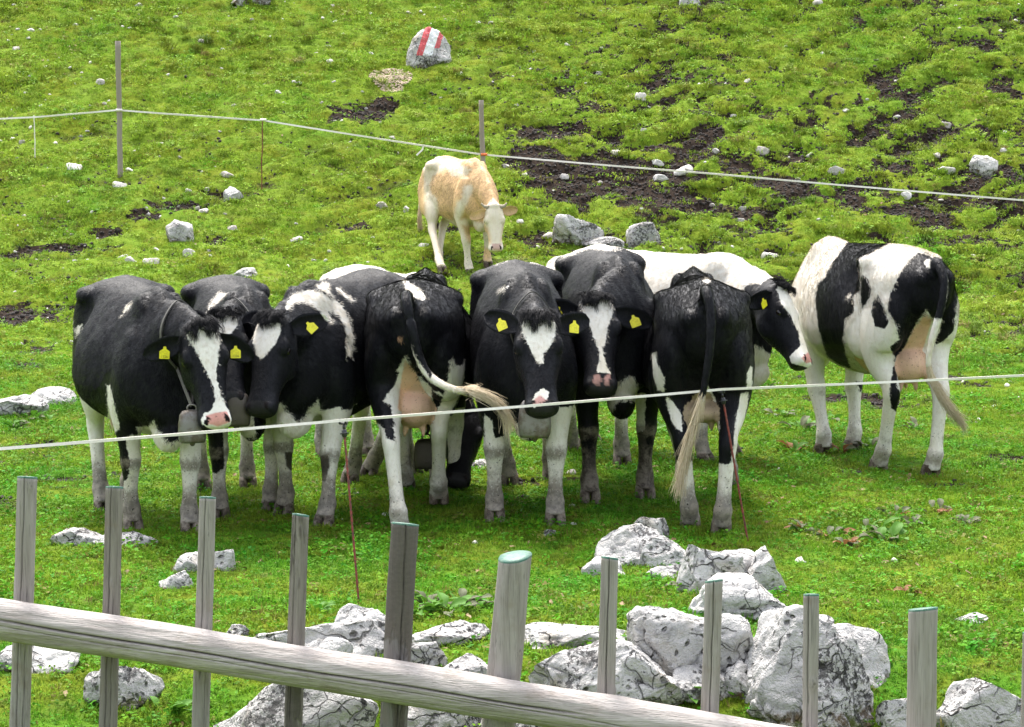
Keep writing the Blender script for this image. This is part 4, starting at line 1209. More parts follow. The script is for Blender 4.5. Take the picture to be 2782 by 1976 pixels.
# J: right hand pied cow, three quarter rear view
J = make_cow('white cow with large black shoulder and rump patches seen from behind, standing apart', (2.06, 16.32), (-.34, .94), 1.035, 1.03,
    head=dict(local=((1.04, -.12, 1.00), (.75, -.1, -.65), (1, -.1, 0))),
    hooves=dict(RR=(2529, 1290), RL=(2386, 1272), FL=(2240, 1232), FR=(2316, 1219)), seed=10, udder=.9, base='W', group=G_HERD, core=.64, dirt=.65,
    tail=[K(5, (1120, 215))[0] + (15.02,), K(5, (1160, 330))[0] + (14.93,), K(5, (1140, 500))[0] + (14.90,), K(5, (1095, 650))[0] + (14.90,), K(5, (1065, 800))[0] + (14.90,), K(5, (1080, 910))[0] + (14.90,), K(5, (1130, 1000))[0] + (14.88,), K(5, (1200, 1110))[0] + (14.86,), K(5, (1290, 1205))[0] + (14.86,)],
    ops=[('Ba', 'head ear', 0), ('B', 'body neck FL', K(5, (585, 70), (700, 60), (820, 90), (800, 110), (700, 160), (640, 190), (645, 260), (650, 380), (600, 420), (612, 500), (590, 532), (555, 560), (540, 680), (560, 780), (592, 862), (500, 830), (450, 790), (420, 720), (390, 600), (372, 450), (385, 340), (430, 300), (470, 230), (520, 150))),
         ('W', 'body', K(5, (562, 428), (588, 396), (596, 408), (580, 430))), ('B', 'body RL', K(5, (650, 280), (690, 310), (720, 370), (700, 430), (655, 497), (650, 400))), ('B', 'body RL', K(5, (760, 408), (785, 470), (822, 570), (800, 617), (740, 602), (716, 530), (725, 450))),
         ('B', 'body RL RR udder', K(5, (1000, 150), (1060, 165), (1110, 195), (1180, 180), (1250, 220), (1260, 300), (1240, 450), (1220, 630), (1150, 702), (1105, 714), (1130, 640), (1150, 545), (1090, 560), (1050, 500), (1000, 560), (940, 690), (910, 760), (870, 800), (840, 760), (835, 730), (890, 680), (855, 570), (818, 510), (820, 440), (870, 320), (920, 230))),
         ('B', 'RL', K(5, (858, 800), (885, 815), (872, 960), (907, 1040), (902, 1110), (870, 1130), (833, 1100), (828, 980))), ('B', 'FR', K(5, (620, 940), (675, 940), (652, 1012))), ('B', 'tail', K(5, (1080, 150), (1200, 180), (1170, 560), (1100, 550), (1070, 300)))],
    tints=[('body udder RL RR', (.72, .46, .33), K(5, (1050, 525), (1085, 570), (1045, 700), (1005, 810), (900, 835), (915, 740), (985, 600)))])
# K: the cream young cow on the slope behind
KY = float(ground_hit(1300, 745)[1])
KC = make_cow('cream and tan young cow with white face and small horns walking down behind the row', (-.36, KY), (.40, -.92), .85, .88,
    head=dict(poll=K(6, (1125, 690))[0], muz=K(6, (1150, 1195))[0], y=KY - .62, face=(.12, -1)),
    hooves=dict(FR=(1278, 748), FL=(1326, 738), RR=(1203, 755), RL=(1190, 728)), seed=12, base='B', mat=MAT_CREAM, zoff=-.11, switch=.8, core=.74, horns=True, dirt=.55, switch_mat=MAT_HAIR_TAN, group='cattle on the slope',
    ears=[(-.10, .25), (.45, -.25)], hs=.98,
    tail=[K(6, (440, 205))[0] + (KY + 1.11,), K(6, (365, 230))[0] + (KY + 1.19,), K(6, (320, 330))[0] + (KY + 1.19,), K(6, (295, 500))[0] + (KY + 1.17,), K(6, (265, 650))[0] + (KY + 1.14,), K(6, (255, 760))[0] + (KY + 1.11,), K(6, (255, 840))[0] + (KY + 1.09,), K(6, (270, 960))[0] + (KY + 1.09,)],
    ops=[('Wa', 'head', 0), ('Wz', 'RL RR FL FR', .62), ('Wz', 'body', .60), ('W', 'body RL RR', K(6, (300, 160), (460, 150), (600, 150), (700, 180), (860, 260), (800, 330), (700, 340), (640, 330), (580, 250), (500, 280), (420, 330), (375, 430), (390, 530), (450, 580), (470, 640), (480, 900), (330, 900))),
         ('W', 'body FR', K(6, (690, 640), (750, 600), (770, 450), (860, 430), (885, 480), (820, 620), (745, 800), (700, 900), (640, 880), (665, 760))),
         ('B', 'head', K(6, (985, 850), (1050, 950), (1085, 1100), (1040, 1140), (1000, 1050), (960, 960))), ('B', 'head', K(6, (1270, 850), (1225, 950), (1200, 1090), (1230, 1100), (1290, 980))),
         ('B', 'FR', K(6, (740, 900), (910, 930), (935, 1110), (820, 1115))), ('B', 'FL', K(6, (980, 1170), (1110, 1180), (1095, 1340), (990, 1330))), ('W', 'tail', K(6, (200, 520), (400, 520), (340, 1000), (200, 1000)))],
    tints=[('head', (.55, .36, .32), K(6, (1095, 1120), (1205, 1120), (1190, 1200), (1110, 1195)))])
# ------------------------------------------------------------------ rocks
M = NT('limestone')
co = M.coords('Object')
oi = M.n('ObjectInfo')
off = M.n('VectorMath', operation='ADD')
M.l(co, off.inputs[0]); M.l(oi.outputs['Location'], off.inputs[1])
pv = off.outputs[0]
n_big = M.noise(pv, 3.2, 4, 0.6)
n_mid = M.noise(pv, 14, 5, 0.7)
wv = M.n('VectorMath', operation='ADD'); M.l(pv, wv.inputs[0])
wsc = M.n('VectorMath', operation='SCALE'); wsc.inputs['Scale'].default_value = .13
M.l(M.noise(pv, 5.0, 3, .6, out=1), wsc.inputs[0]); M.l(wsc.outputs[0], wv.inputs[1])
col = M.mix(M.ramp(n_big, .35, .70), (0.52, 0.50, 0.475), (0.36, 0.345, 0.33))
col = M.mix(M.ramp(n_mid, .50, .78), col, (0.22, 0.21, 0.205))
col = M.mix(M.math('MULTIPLY', M.ramp(M.noise(pv, 4.5, 3), .58, .72), .55), col, (0.40, 0.33, 0.24))
patch = M.ramp(M.noise(pv, 2.6, 3, .6), .40, .62)
lich = M.ramp(M.math('ADD', M.noise(pv, 46, 4, 0.7), M.math('MULTIPLY', M.math('SUBTRACT', patch, .5), .20)), .575, .635)
col = M.mix(M.math('MULTIPLY', lich, .9), col, (0.040, 0.037, 0.036))
lich2 = M.ramp(M.math('ADD', M.noise(pv, 15, 6, 0.78), M.math('MULTIPLY', M.math('SUBTRACT', patch, .5), .24)), .60, .69)
col = M.mix(M.math('MULTIPLY', lich2, .8), col, (0.070, 0.064, 0.060))
def crackline(sc, det, w, mlo, mhi, ms, seedoff):
    ad = M.n('VectorMath', operation='ADD'); M.l(wv.outputs[0], ad.inputs[0]); ad.inputs[1].default_value = (seedoff, seedoff * 1.7, -seedoff)
    d = M.math('ABSOLUTE', M.math('SUBTRACT', M.noise(ad.outputs[0], sc, det, .55), .5))
    return M.math('MULTIPLY', M.ramp(d, w, w * .25), M.ramp(M.noise(ad.outputs[0], ms, 2, .6), mlo, mhi))
c1 = M.math('MULTIPLY', crackline(2.2, 2, .007, .48, .60, 2.0, 3.1), .7)
c2 = M.math('MULTIPLY', M.ramp(M.voro(wv.outputs[0], 9.0, 'DISTANCE_TO_EDGE'), .022, .005), M.ramp(M.noise(pv, 3.3, 3, .6), .54, .62))
c3 = M.math('MULTIPLY', M.ramp(M.voro(wv.outputs[0], 3.6, 'DISTANCE_TO_EDGE'), .012, .003), M.ramp(M.noise(pv, 2.4, 2, .6), .50, .58))
cr = M.math('MAXIMUM', c1, M.math('MAXIMUM', M.math('MULTIPLY', c2, .8), c3))
col = M.mix(M.math('MULTIPLY', cr, .92), col, (0.028, 0.024, 0.020))
ck = M.attr('crack').outputs['Fac']
col = M.mix(M.math('MULTIPLY', M.ramp(M.math('ADD', ck, M.math('MULTIPLY', M.math('SUBTRACT', n_mid, .5), .5)), .70, .98), .85), col, (0.040, 0.034, 0.028))
ms = M.attr('moss').outputs['Fac']
mm = M.ramp(M.math('ADD', ms, M.math('MULTIPLY', M.math('SUBTRACT', n_mid, .5), 1.1)), .50, .75)
mcol = M.mix(M.ramp(M.noise(pv, 9, 2), .45, .6), (0.085, 0.055, 0.022), (0.07, 0.085, 0.012))
col = M.mix(mm, col, mcol)
fac = M.voro(wv.outputs[0], 3.2, 'F1')
pit = M.math('MULTIPLY', M.ramp(M.voro(wv.outputs[0], 26, 'F1'), .30, .10), M.ramp(M.noise(pv, 4.2, 3, .6), .47, .60))
col = M.mix(M.math('MULTIPLY', pit, .7), col, (0.05, 0.045, 0.04))
hgt = M.math('SUBTRACT', M.math('SUBTRACT', M.math('ADD', M.math('MULTIPLY', n_mid, .8), M.math('MULTIPLY', fac, 1.1)), M.math('MULTIPLY', cr, 1.2)), M.math('MULTIPLY', pit, .9))
bp = M.bump(hgt, .9, .07)
bp = M.bump(M.noise(pv, 60, 4, .7), .4, .010, bp)
MAT_ROCK = M.fin(col, 0.85, bp)
def ico(sub):
    bm = bmesh.new(); bmesh.ops.create_icosphere(bm, subdivisions=sub, radius=1.0)
    V = np.array([v.co[:] for v in bm.verts]); F = [[v.index for v in f.verts] for f in bm.faces]
    bm.free(); return V, F
ICO = {s: ico(s) for s in (2, 3, 4, 5, 6)}
def rock_mesh(seed, dims, sub=5, cuts=9, rough=1.0, cracks=14, groove=1.0, name='rock', expo=3.0):
    """dims: full width, depth, height above ground (metres)."""
    V, F = ICO[sub]
    rs = np.random.RandomState(seed)
    p = V.copy()
    p = p / (np.abs(p) ** expo).sum(1, keepdims=True) ** (1 / expo)
    for k in range(cuts + 8 if sub > 3 else cuts):
        nv = nrm(rs.normal(size=3) * np.array([1, 1, .9])); d = rs.uniform(.58, .90)
        ov = p @ nv - d
        p = p - nv * np.clip(ov, 0, None)[:, None] * .97
    p = p + V * (0.11 * fbm(V * 1.3 + seed, seed, 3) * rough)[:, None]
    rid = 1 - np.abs(fbm(V * 2.6 + seed * 1.7, seed + 5, 4))
    p = p + V * (0.13 * (rid - .75) * rough)[:, None]
    W = V * np.array([1, 1, 1]) + 0.35 * np.stack([fbm(V * 2.2 + 9, seed + k, 3) for k in range(3)], -1)
    f1, f2 = worley(W, seed, cracks, -1.15, 1.15)
    ck = np.exp(-((f2 - f1) / 0.050) ** 2) * sstep(-.35, .35, vnoise(V * 2.1 + 4, seed + 2))
    p = p - V * (ck * .095 * groove)[:, None]
    p = p + V * (0.018 * fbm(V * 9, seed + 8, 3) * rough)[:, None]
    p = p - (p.max(0) + p.min(0)) / 2 * np.array([1, 1, 0]); ext = np.abs(p).max(0); p = p / ext
    z = p[:, 2]
    out = np.column_stack([p[:, 0] * dims[0] / 2, p[:, 1] * dims[1] / 2, np.where(z > 0, z, z * .55) * dims[2]])
    me = mesh_from(name, out, F, MAT_ROCK)
    mo = sstep(.26, .0, out[:, 2] / dims[2]) * .62 + .10 * (V[:, 2] > .3)
    for nm, arr in (('crack', ck), ('moss', mo)):
        a = me.attributes.new(nm, 'FLOAT', 'POINT'); a.data.foreach_set('value', arr.astype(np.float32))
    return me
def rock(label, box, seed, sub=5, dep=.7, cuts=9, rough=1.0, cracks=14, groove=1.0, rotz=None, sink=0.0, name='rock', group=None, y=None, expo=3.0):
    """box: left, top, right, bottom of the rock in the 2286 wide view."""
    (u0, v0), (u1, v1) = DS(box[0], box[1]), DS(box[2], box[3])
    uc = (u0 + u1) / 2
    if y is None:
        p = ground_hit(uc, min(v1, 2080)) if v1 < 2400 else None
    else:
        p = at_y(uc, v1, y); p[2] = gz(p[0], p[1])
    ppm = FPX / p[1]
    w = (u1 - u0) / ppm; dp = w * dep; hp_ = (v1 - v0) / ppm
    h = max(.35 * hp_, hp_ - dp * .09) if p[1] < 20 else hp_ * 1.12
    me = rock_mesh(seed, (w * 1.04, dp, h), sub, cuts, rough, cracks, groove, expo=expo)
    cx, cy = p[0] * (p[1] + dp / 2) / p[1], p[1] + dp * .42
    o = link(name, me, None, (cx, cy, gz(cx, cy) - sink * h))
    return tag(o, label, 'rock', group)
ROCKS = [
 ('low mottled limestone rock with brown earth at its foot beside the second post', (112, 1160, 240, 1222), 1, dict(dep=.9, cracks=18)),
 ('low speckled limestone rock just behind the second thin fence post', (205, 1180, 352, 1224), 2, dict(dep=.8, cracks=18)),
 ('small cracked white rock between thin posts below the bell cow', (385, 1228, 478, 1276), 3, dict(sub=4, dep=.9, cracks=20)),
 ('small grey weathered rock with slanting face beside the cracked white one', (462, 1218, 527, 1272), 4, dict(sub=4, dep=.8)),
 ('narrow brown weathered stone half sunk in the turf', (353, 1276, 432, 1318), 5, dict(sub=4, dep=.6, cracks=18)),
 ('flat pale limestone slab behind the cow at the row end', (-70, 868, 112, 930), 6, dict(dep=1.0)),
 ('small pale limestone block next to the flat slab behind the row end', (70, 858, 176, 902), 7, dict(sub=4, dep=.9)),
 ('wide flat pale slab under the rail between the two end posts', (-30, 1432, 185, 1506), 8, dict(dep=.8)),
 ('pointed pale rock with brown band below the rail', (192, 1488, 368, 1580), 9, dict(dep=.7, cuts=12)),
 ('broad smooth white boulder below the rail between thin and thick posts', (462, 1530, 850, 1700), 10, dict(dep=.55, cracks=7, groove=.3, rough=.8)),
 ('long low limestone slab with fine cracks behind the bark covered post', (552, 1382, 875, 1490), 11, dict(dep=.75, cracks=22)),
 ('knobbly upright limestone at the foot of the red fence stake', (744, 1345, 880, 1424), 12, dict(dep=.7, cracks=16, cuts=12)),
 ('small grey brown stone left of the long slab', (490, 1388, 557, 1424), 13, dict(sub=4, dep=.9)),
 ('low dark streaked limestone between the two thick posts', (918, 1388, 1095, 1442), 14, dict(dep=.8, cracks=18)),
 ('low pale limestone shelf touching the thick bark post', (860, 1432, 1010, 1500), 15, dict(dep=.8, cracks=18)),
 ('pale limestone lump in front of the teal topped thick post', (985, 1462, 1100, 1520), 16, dict(dep=.8)),
 ('flat grey limestone ledge behind the large cracked boulder', (1150, 1394, 1405, 1450), 17, dict(dep=.6, cracks=16)),
 ('large cream limestone boulder with many fine cracks behind the rail', (1178, 1424, 1535, 1610), 18, dict(sub=6, dep=.7, cracks=34, cuts=10)),
 ('rounded limestone boulder split by two deep cracks', (1398, 1366, 1610, 1535), 19, dict(sub=6, dep=.8, cracks=9, cuts=6, groove=1.6)),
 ('grey slabby boulder leaning on the split one', (1545, 1375, 1692, 1528), 20, dict(dep=.9, cracks=9)),
 ('biggest grey limestone boulder with smooth face and dark lichen', (1650, 1386, 1960, 1650), 21, dict(sub=6, dep=.8, cracks=10, cuts=12, groove=.8)),
 ('dark lichened limestone wedge behind the biggest boulder', (1800, 1400, 1988, 1545), 22, dict(dep=.8, cracks=12, cuts=11)),
 ('small limestone knob peeping over the biggest boulder', (1760, 1372, 1868, 1440), 23, dict(sub=4, dep=.9)),
 ('deeply cracked limestone rock at the top of the rock pile', (1325, 1168, 1480, 1268), 24, dict(dep=.8, cracks=26, groove=1.4)),
 ('upright white limestone block crowning the rock pile', (1405, 1145, 1494, 1210), 25, dict(dep=.7, cracks=10, cuts=12)),
 ('grey cracked rock in the middle of the rock pile', (1415, 1196, 1560, 1272), 26, dict(dep=.8, cracks=22)),
 ('large smooth limestone boulder at the foot of the right red stake', (1498, 1196, 1668, 1335), 27, dict(dep=.8, cracks=10)),
 ('angular pinkish limestone block at the right end of the rock pile', (1635, 1215, 1764, 1328), 28, dict(dep=.9, cracks=12, cuts=12)),
 ('sloping limestone slab with brown earth, lowest of the rock pile', (1522, 1288, 1764, 1390), 29, dict(dep=.7, cracks=14)),
 ('small white rock left of the rock pile behind a thin post', (1298, 1240, 1398, 1290), 30, dict(sub=4, dep=.8, cracks=18)),
 ('long pale limestone slab beside the wide flat topped post', (2080, 1542, 2330, 1690), 31, dict(dep=.6, cracks=10)),
 ('pale stone lump between biggest boulder and wide flat topped post', (1955, 1560, 2060, 1650), 32, dict(dep=.8)),
 ('low broken limestone ledge joining the cream boulder to the split one', (1480, 1490, 1640, 1580), 50, dict(dep=.9, cuts=12)),
 ('grey limestone rubble block wedged between split boulder and biggest boulder', (1600, 1480, 1700, 1560), 51, dict(sub=4, dep=.9, cuts=12)),
 ('dark wet limestone under the rail between the thick posts', (860, 1555, 1080, 1660), 52, dict(dep=.7, cuts=12)),
 ('grey limestone lump under the rail near the teal topped post', (1060, 1585, 1215, 1680), 53, dict(dep=.8, cuts=12)),
 ('pale limestone hump filling the gap in the long slab', (620, 1425, 790, 1510), 54, dict(dep=.8, cuts=12)),
 ('limestone shelf at the foot of the large smooth boulder', (1440, 1250, 1560, 1300), 55, dict(sub=4, dep=.9, cuts=12)),
 ('wedge of limestone joining smooth boulder and pinkish block', (1590, 1230, 1700, 1320), 56, dict(sub=4, dep=.9, cuts=12)),
 ('low limestone toe at the bottom of the sloping slab', (1640, 1350, 1764, 1392), 57, dict(sub=4, dep=.9, cuts=12)),
 ('small flat stone lying alone in the turf right of the posts', (2128, 1366, 2204, 1392), 33, dict(sub=4, dep=.8)),
 ('small low stone on the turf beside the hooves of the bell cow', (1038, 1026, 1104, 1050), 34, dict(sub=4, dep=.9)),
 ('single round pebble at the hoof of the cow with white triangle', (1213, 1180, 1242, 1198), 35, dict(sub=3, dep=.9)),
 ('flat white stone on the grass behind the two left cows', (504, 610, 584, 630), 36, dict(sub=4, dep=.8)),
 ('big angular limestone boulder on the slope behind the facing cows', (1230, 498, 1348, 556), 37, dict(dep=.8, cracks=10, cuts=12)),
 ('rounded pinkish grey boulder on the slope behind the white cow', (1398, 502, 1484, 548), 38, dict(dep=.8, cracks=8)),
 ('flat white stone just above the back of the facing cow', (1296, 540, 1392, 558), 39, dict(sub=4, dep=.7)),
 ('pale oblong boulder among dark earth on the left slope', (372, 512, 438, 548), 40, dict(sub=4, dep=.8, cracks=6)),
 ('smooth grey boulder on the right slope below the tape', (2164, 368, 2228, 406), 41, dict(sub=4, dep=.8, cracks=6, groove=.4)),
 ('round white stone high on the left slope by dark earth', (498, 430, 544, 460), 42, dict(sub=4, dep=.9, cracks=6)),
 ('large grey slab at the very top of the slope', (515, -14, 615, 22), 43, dict(sub=4, dep=.7)),
 ('grey stone at the top edge of the slope above the pied cow', (1516, -6, 1564, 27), 44, dict(sub=4, dep=.8)),
]
for lb, bx, sd_, kw in ROCKS:
    rock(lb, bx, sd_ + 300, **kw)
# painted boulder with the red, white, red way mark
pb = rock('rounded grey boulder painted with a red white red way mark high on the slope', (908, 82, 1010, 158), 361, expo=2.1, sub=5, dep=.9, cracks=12, cuts=-6, name='painted_boulder')
pm = MAT_ROCK.copy(); pm.name = 'painted_limestone'
T = pm.node_tree
prin = T.nodes['Principled BSDF']
oldc = prin.inputs['Base Color'].links[0].from_socket
W2 = NT.__new__(NT); W2.m = pm; W2.t = T; W2.b = prin
tc = W2.n('TexCoord'); sx_ = W2.n('SeparateXYZ'); W2.l(tc.outputs['Object'], sx_.inputs[0])
bw = pb.dimensions[0] if pb.dimensions[0] > 0.05 else .45
bh = max(v.co.z for v in pb.data.vertices)
u_ = W2.math('DIVIDE', W2.math('SUBTRACT', W2.math('SUBTRACT', sx_.outputs[0], W2.math('MULTIPLY', sx_.outputs[2], .30)), -.10 * bw), bw)   # leaning stripes
u_ = W2.math('ADD', u_, W2.math('MULTIPLY', W2.math('SUBTRACT', W2.noise(tc.outputs['Object'], 20, 3), .5), .035))
inb = lambda a, b: W2.math('MULTIPLY', W2.math('GREATER_THAN', u_, a), W2.math('LESS_THAN', u_, b))
zf = W2.math('DIVIDE', sx_.outputs[2], bh)
top_ = W2.math('GREATER_THAN', zf, .22)
top2 = W2.math('GREATER_THAN', zf, .42)
fr_ = W2.math('LESS_THAN', sx_.outputs[1], .10)
wear = W2.ramp(W2.noise(tc.outputs['Object'], 38, 4, .7), .30, .42)
c_ = W2.mix(W2.math('MULTIPLY', W2.math('MULTIPLY', inb(-.215, -.075), top_), wear), oldc, (0.62, 0.10, 0.11))
c_ = W2.mix(W2.math('MULTIPLY', W2.math('MULTIPLY', inb(-.075, .115), top_), wear), c_, (0.80, 0.80, 0.80))
c_ = W2.mix(W2.math('MULTIPLY', W2.math('MULTIPLY', inb(.115, .215), top2), wear), c_, (0.62, 0.12, 0.13))
W2.l(c_, prin.inputs['Base Color'])
pb.data.materials.clear(); pb.data.materials.append(pm)
# stones scattered over the slope: each a thing, sharing a few meshes
G_ST = 'pale stones strewn over the slope'
M = NT('pale_stone')
sn_ = M.noise(M.coords('Object'), 3.5, 5, .7)
rn_ = M.n('ObjectInfo').outputs['Random']
stc = M.mix(rn_, (0.56, 0.535, 0.50), (0.33, 0.295, 0.26))
MAT_STONE = M.fin(M.mix(M.math('MULTIPLY', M.ramp(sn_, .52, .68), .65), stc, (0.16, 0.15, 0.14)), .85, M.bump(sn_, .5, .04))
ST_ME = [rock_mesh(500 + k, (1, .8, .55), 3 if k < 6 else 4, 8, 1.1, 8, .5, 'stone') for k in range(9)]
for me_ in ST_ME:
    me_.materials.clear(); me_.materials.append(MAT_STONE)
STONES = [(258, 558, 292, 575), (275, 570, 307, 592), (318, 588, 356, 606), (406, 556, 436, 582), (898, 449, 920, 471), (838, 441, 866, 458), (146, 368, 182, 388), (278, 371, 302, 386), (250, 404, 282, 422),
 (490, 388, 526, 406), (213, 177, 236, 194), (610, 206, 628, 220), (1418, 212, 1442, 234), (1688, 332, 1718, 354), (1850, 368, 1888, 394), (1768, 389, 1798, 406), (1365, 340, 1388, 356), (1453, 356, 1482, 374), (1518, 371, 1548, 392),
 (2010, 421, 2036, 441), (1144, 235, 1162, 246), (968, 347, 1002, 364), (1458, 394, 1492, 414), (2088, 368, 2132, 392), (1250, 380, 1270, 394), (1648, 450, 1668, 466), (1640, 488, 1662, 502), (1210, 516, 1238, 532), (1508, 518, 1536, 534),
 (648, 518, 676, 532), (500, 502, 532, 516), (440, 470, 466, 482), (722, 90, 742, 102), (725, 145, 745, 156), (325, 90, 345, 102), (160, 40, 178, 52), (1056, 45, 1074, 58), (1172, 38, 1190, 50), (1258, 94, 1274, 104),
 (1815, 5, 1838, 20), (1660, 185, 1676, 196), (2100, 262, 2124, 276), (2178, 232, 2200, 250), (2230, 340, 2250, 354), (2080, 345, 2100, 358), (1800, 335, 1818, 346), (1590, 340, 1606, 352), (935, 552, 958, 562), (690, 565, 712, 576),
 (1150, 486, 1172, 500), (1120, 360, 1138, 370), (865, 294, 884, 304), (340, 560, 358, 570), (1445, 930, 1475, 950), (1258, 1040, 1290, 1058), (1700, 560, 1740, 574), (1990, 240, 2012, 252), (1505, 384, 1530, 402), (1020, 170, 1034, 180),
 (28, 98, 44, 110), (60, 60, 76, 72), (300, 12, 318, 24), (440, 90, 456, 102), (585, 180, 602, 190), (740, 40, 756, 50), (820, 120, 836, 130), (905, 20, 920, 30), (1330, 150, 1346, 160), (1430, 80, 1446, 90), (1880, 250, 1896, 260)]
rs0 = np.random.RandomState(4)
for k in range(185):
    x_ = rs0.uniform(-10, 2290) if k > 70 else rs0.uniform(-10, 900); y_ = rs0.uniform(5, 560) if k < 130 else rs0.uniform(560, 900)
    if 900 < x_ < 1180 and y_ > 330 and y_ < 640: continue
    w_ = rs0.uniform(5, 10) + 6 * rs0.rand() ** 3
    STONES.append((x_, y_, x_ + w_, y_ + w_ * rs0.uniform(.5, .8)))
for k, (a_, b_, c2_, d_) in enumerate(STONES):
    (u0, v0), (u1, v1) = DS(a_, b_), DS(c2_, d_)
    p = ground_hit((u0 + u1) / 2, v1)
    ppm = FPX / p[1]; w_ = (u1 - u0) / ppm; hh_ = (v1 - v0) / ppm
    o = link('stone', ST_ME[rs0.randint(0, 9)], None, (p[0], p[1] + w_ * .2, p[2] - .05 * hh_))
    o.scale = (w_ * 1.05, w_ * rs0.uniform(.8, 1.1), max(w_ * .45, hh_ * .9) * 1.45)
    o.rotation_euler = (rs0.uniform(-.2, .2), rs0.uniform(-.2, .2), rs0.uniform(-.5, .5) + (3.14 if rs0.rand() < .5 else 0))
    tag(o, 'small pale limestone stone lying loose in the pasture grass', 'stone', G_ST)
# gravelly scrape below the painted boulder
gp = ground_hit(*DS(868, 180))
M = NT('bare_gravel')
gn = M.noise(M.coords('Object'), 26, 4, .7)
MAT_GRAVEL = M.fin(M.mix(M.ramp(gn, .35, .7), (0.36, 0.27, 0.18), (0.50, 0.41, 0.31)), .9, M.bump(gn, .8, .03))
rs1 = np.random.RandomState(8)
ICO_S = ico(1)
prt = []
for k in range(900):
    r_ = math.sqrt(rs1.rand()); t_ = rs1.rand() * 6.283
    gx_, gy_ = gp[0] + r_ * math.cos(t_) * .25 + .02, gp[1] + r_ * math.sin(t_) * .30
    s_ = rs1.uniform(.008, .018)
    v, f = ICO_S
    prt.append(((v * s_ * (1 + .3 * rs1.normal(size=(len(v), 1)) * .5) * np.array([1.2, 1, .7]) + np.array([gx_, gy_, gz(gx_, gy_) + .004])).tolist(), f))
V, F = merge(prt)
tag(link('gravel', mesh_from('gravel', V, F, MAT_GRAVEL, False)), 'patch of bare tan gravel scraped below the painted boulder', 'gravel', kind='stuff')

# clods of dark earth on the trampled ground, and chips of stone in the turf
M = NT('dark_clod')
cn = M.noise(M.pos(), 45, 4, .7)
MAT_CLOD = M.fin(M.mix(cn, (0.008, 0.006, 0.005), (0.036, 0.026, 0.020)), .95, M.bump(cn, .8, .01))
def lump(seed, mat, flat=.7):
    V, F = ico(2)
    V = V * (1 + .45 * fbm(V * 1.6 + seed, seed, 3))[:, None] * np.array([1, 1, flat])
    return mesh_from('lump', V, F, mat)
ccol = bpy.data.collections.new('clods')
for k in range(4):
    ccol.objects.link(bpy.data.objects.new('clod%d' % k, lump(70 + k, MAT_CLOD)))
cd = sstep(.25, .65, soil) * np.where(inview, 1, 0)
a_ = gme.attributes.new('clod_density', 'FLOAT', 'POINT'); a_.data.foreach_set('value', cd.astype(np.float32))
clods = scatter('earth_clods', gme, ccol, 520.0, 'clod_density', None, .005, .024, 21, 1.0)
tag(clods, 'crumbly dark clods of trampled earth', 'earth', kind='stuff')
M = NT('stone_chip')
MAT_CHIP = M.fin(M.mix(M.noise(M.pos(), 30, 3), (0.66, 0.63, 0.58), (0.44, 0.40, 0.35)), .85)
pcol = bpy.data.collections.new('chips')
for k in range(3):
    pcol.objects.link(bpy.data.objects.new('chip%d' % k, lump(90 + k, MAT_CHIP, .6)))
pd_ = np.where(inview, 1, 0) * (.35 + .65 * sstep(20, 25, fy)) * sstep(-.1, .5, fbm(np.stack([fx * .5, fy * .6, 0 * fx], -1), 201, 3) + .25 * soil)
a_ = gme.attributes.new('chip_density', 'FLOAT', 'POINT'); a_.data.foreach_set('value', pd_.astype(np.float32))
chips = scatter('stone_chips', gme, pcol, 7.0, 'chip_density', None, .008, .026, 41, 1.0)
tag(chips, 'tiny pale stone chips strewn through the turf', 'stone chips', kind='stuff')

# bits of dead leaf lying in the sward
M = NT('dead_leaf_bit')
MAT_DEAD = M.fin(M.mix(M.n('ObjectInfo').outputs['Random'], (0.16, 0.085, 0.035), (0.28, 0.21, 0.11)), .8)
dcol_ = bpy.data.collections.new('dead_leaves')
for k in range(2):
    V = np.array([(0, 0, .004), (.5, .22, .10), (1, .1, 0), (1.1, -.25, .12), (.55, -.35, .02)]) + k * np.array([0, .1, 0])
    dcol_.objects.link(bpy.data.objects.new('bit%d' % k, mesh_from('leaf_bit', V - np.array([.5, 0, -.4]), [[0, 2, 1], [0, 4, 2], [2, 4, 3]], MAT_DEAD, False)))
dd_ = np.where(inview, 1.0, 0.0) * sstep(-.2, .5, fbm(np.stack([fx * 1.5, fy * 1.5, 0 * fx], -1), 171, 3)) * (1 - .6 * sstep(18, 22, fy))
a_ = gme.attributes.new('leaf_density', 'FLOAT', 'POINT'); a_.data.foreach_set('value', dd_.astype(np.float32))
bits = scatter('dead_leaf_bits', gme, dcol_, 34.0, 'leaf_density', None, .018, .045, 51, .6)
tag(bits, 'brown bits of dead leaf lying in the short grass', 'leaf litter', kind='stuff')

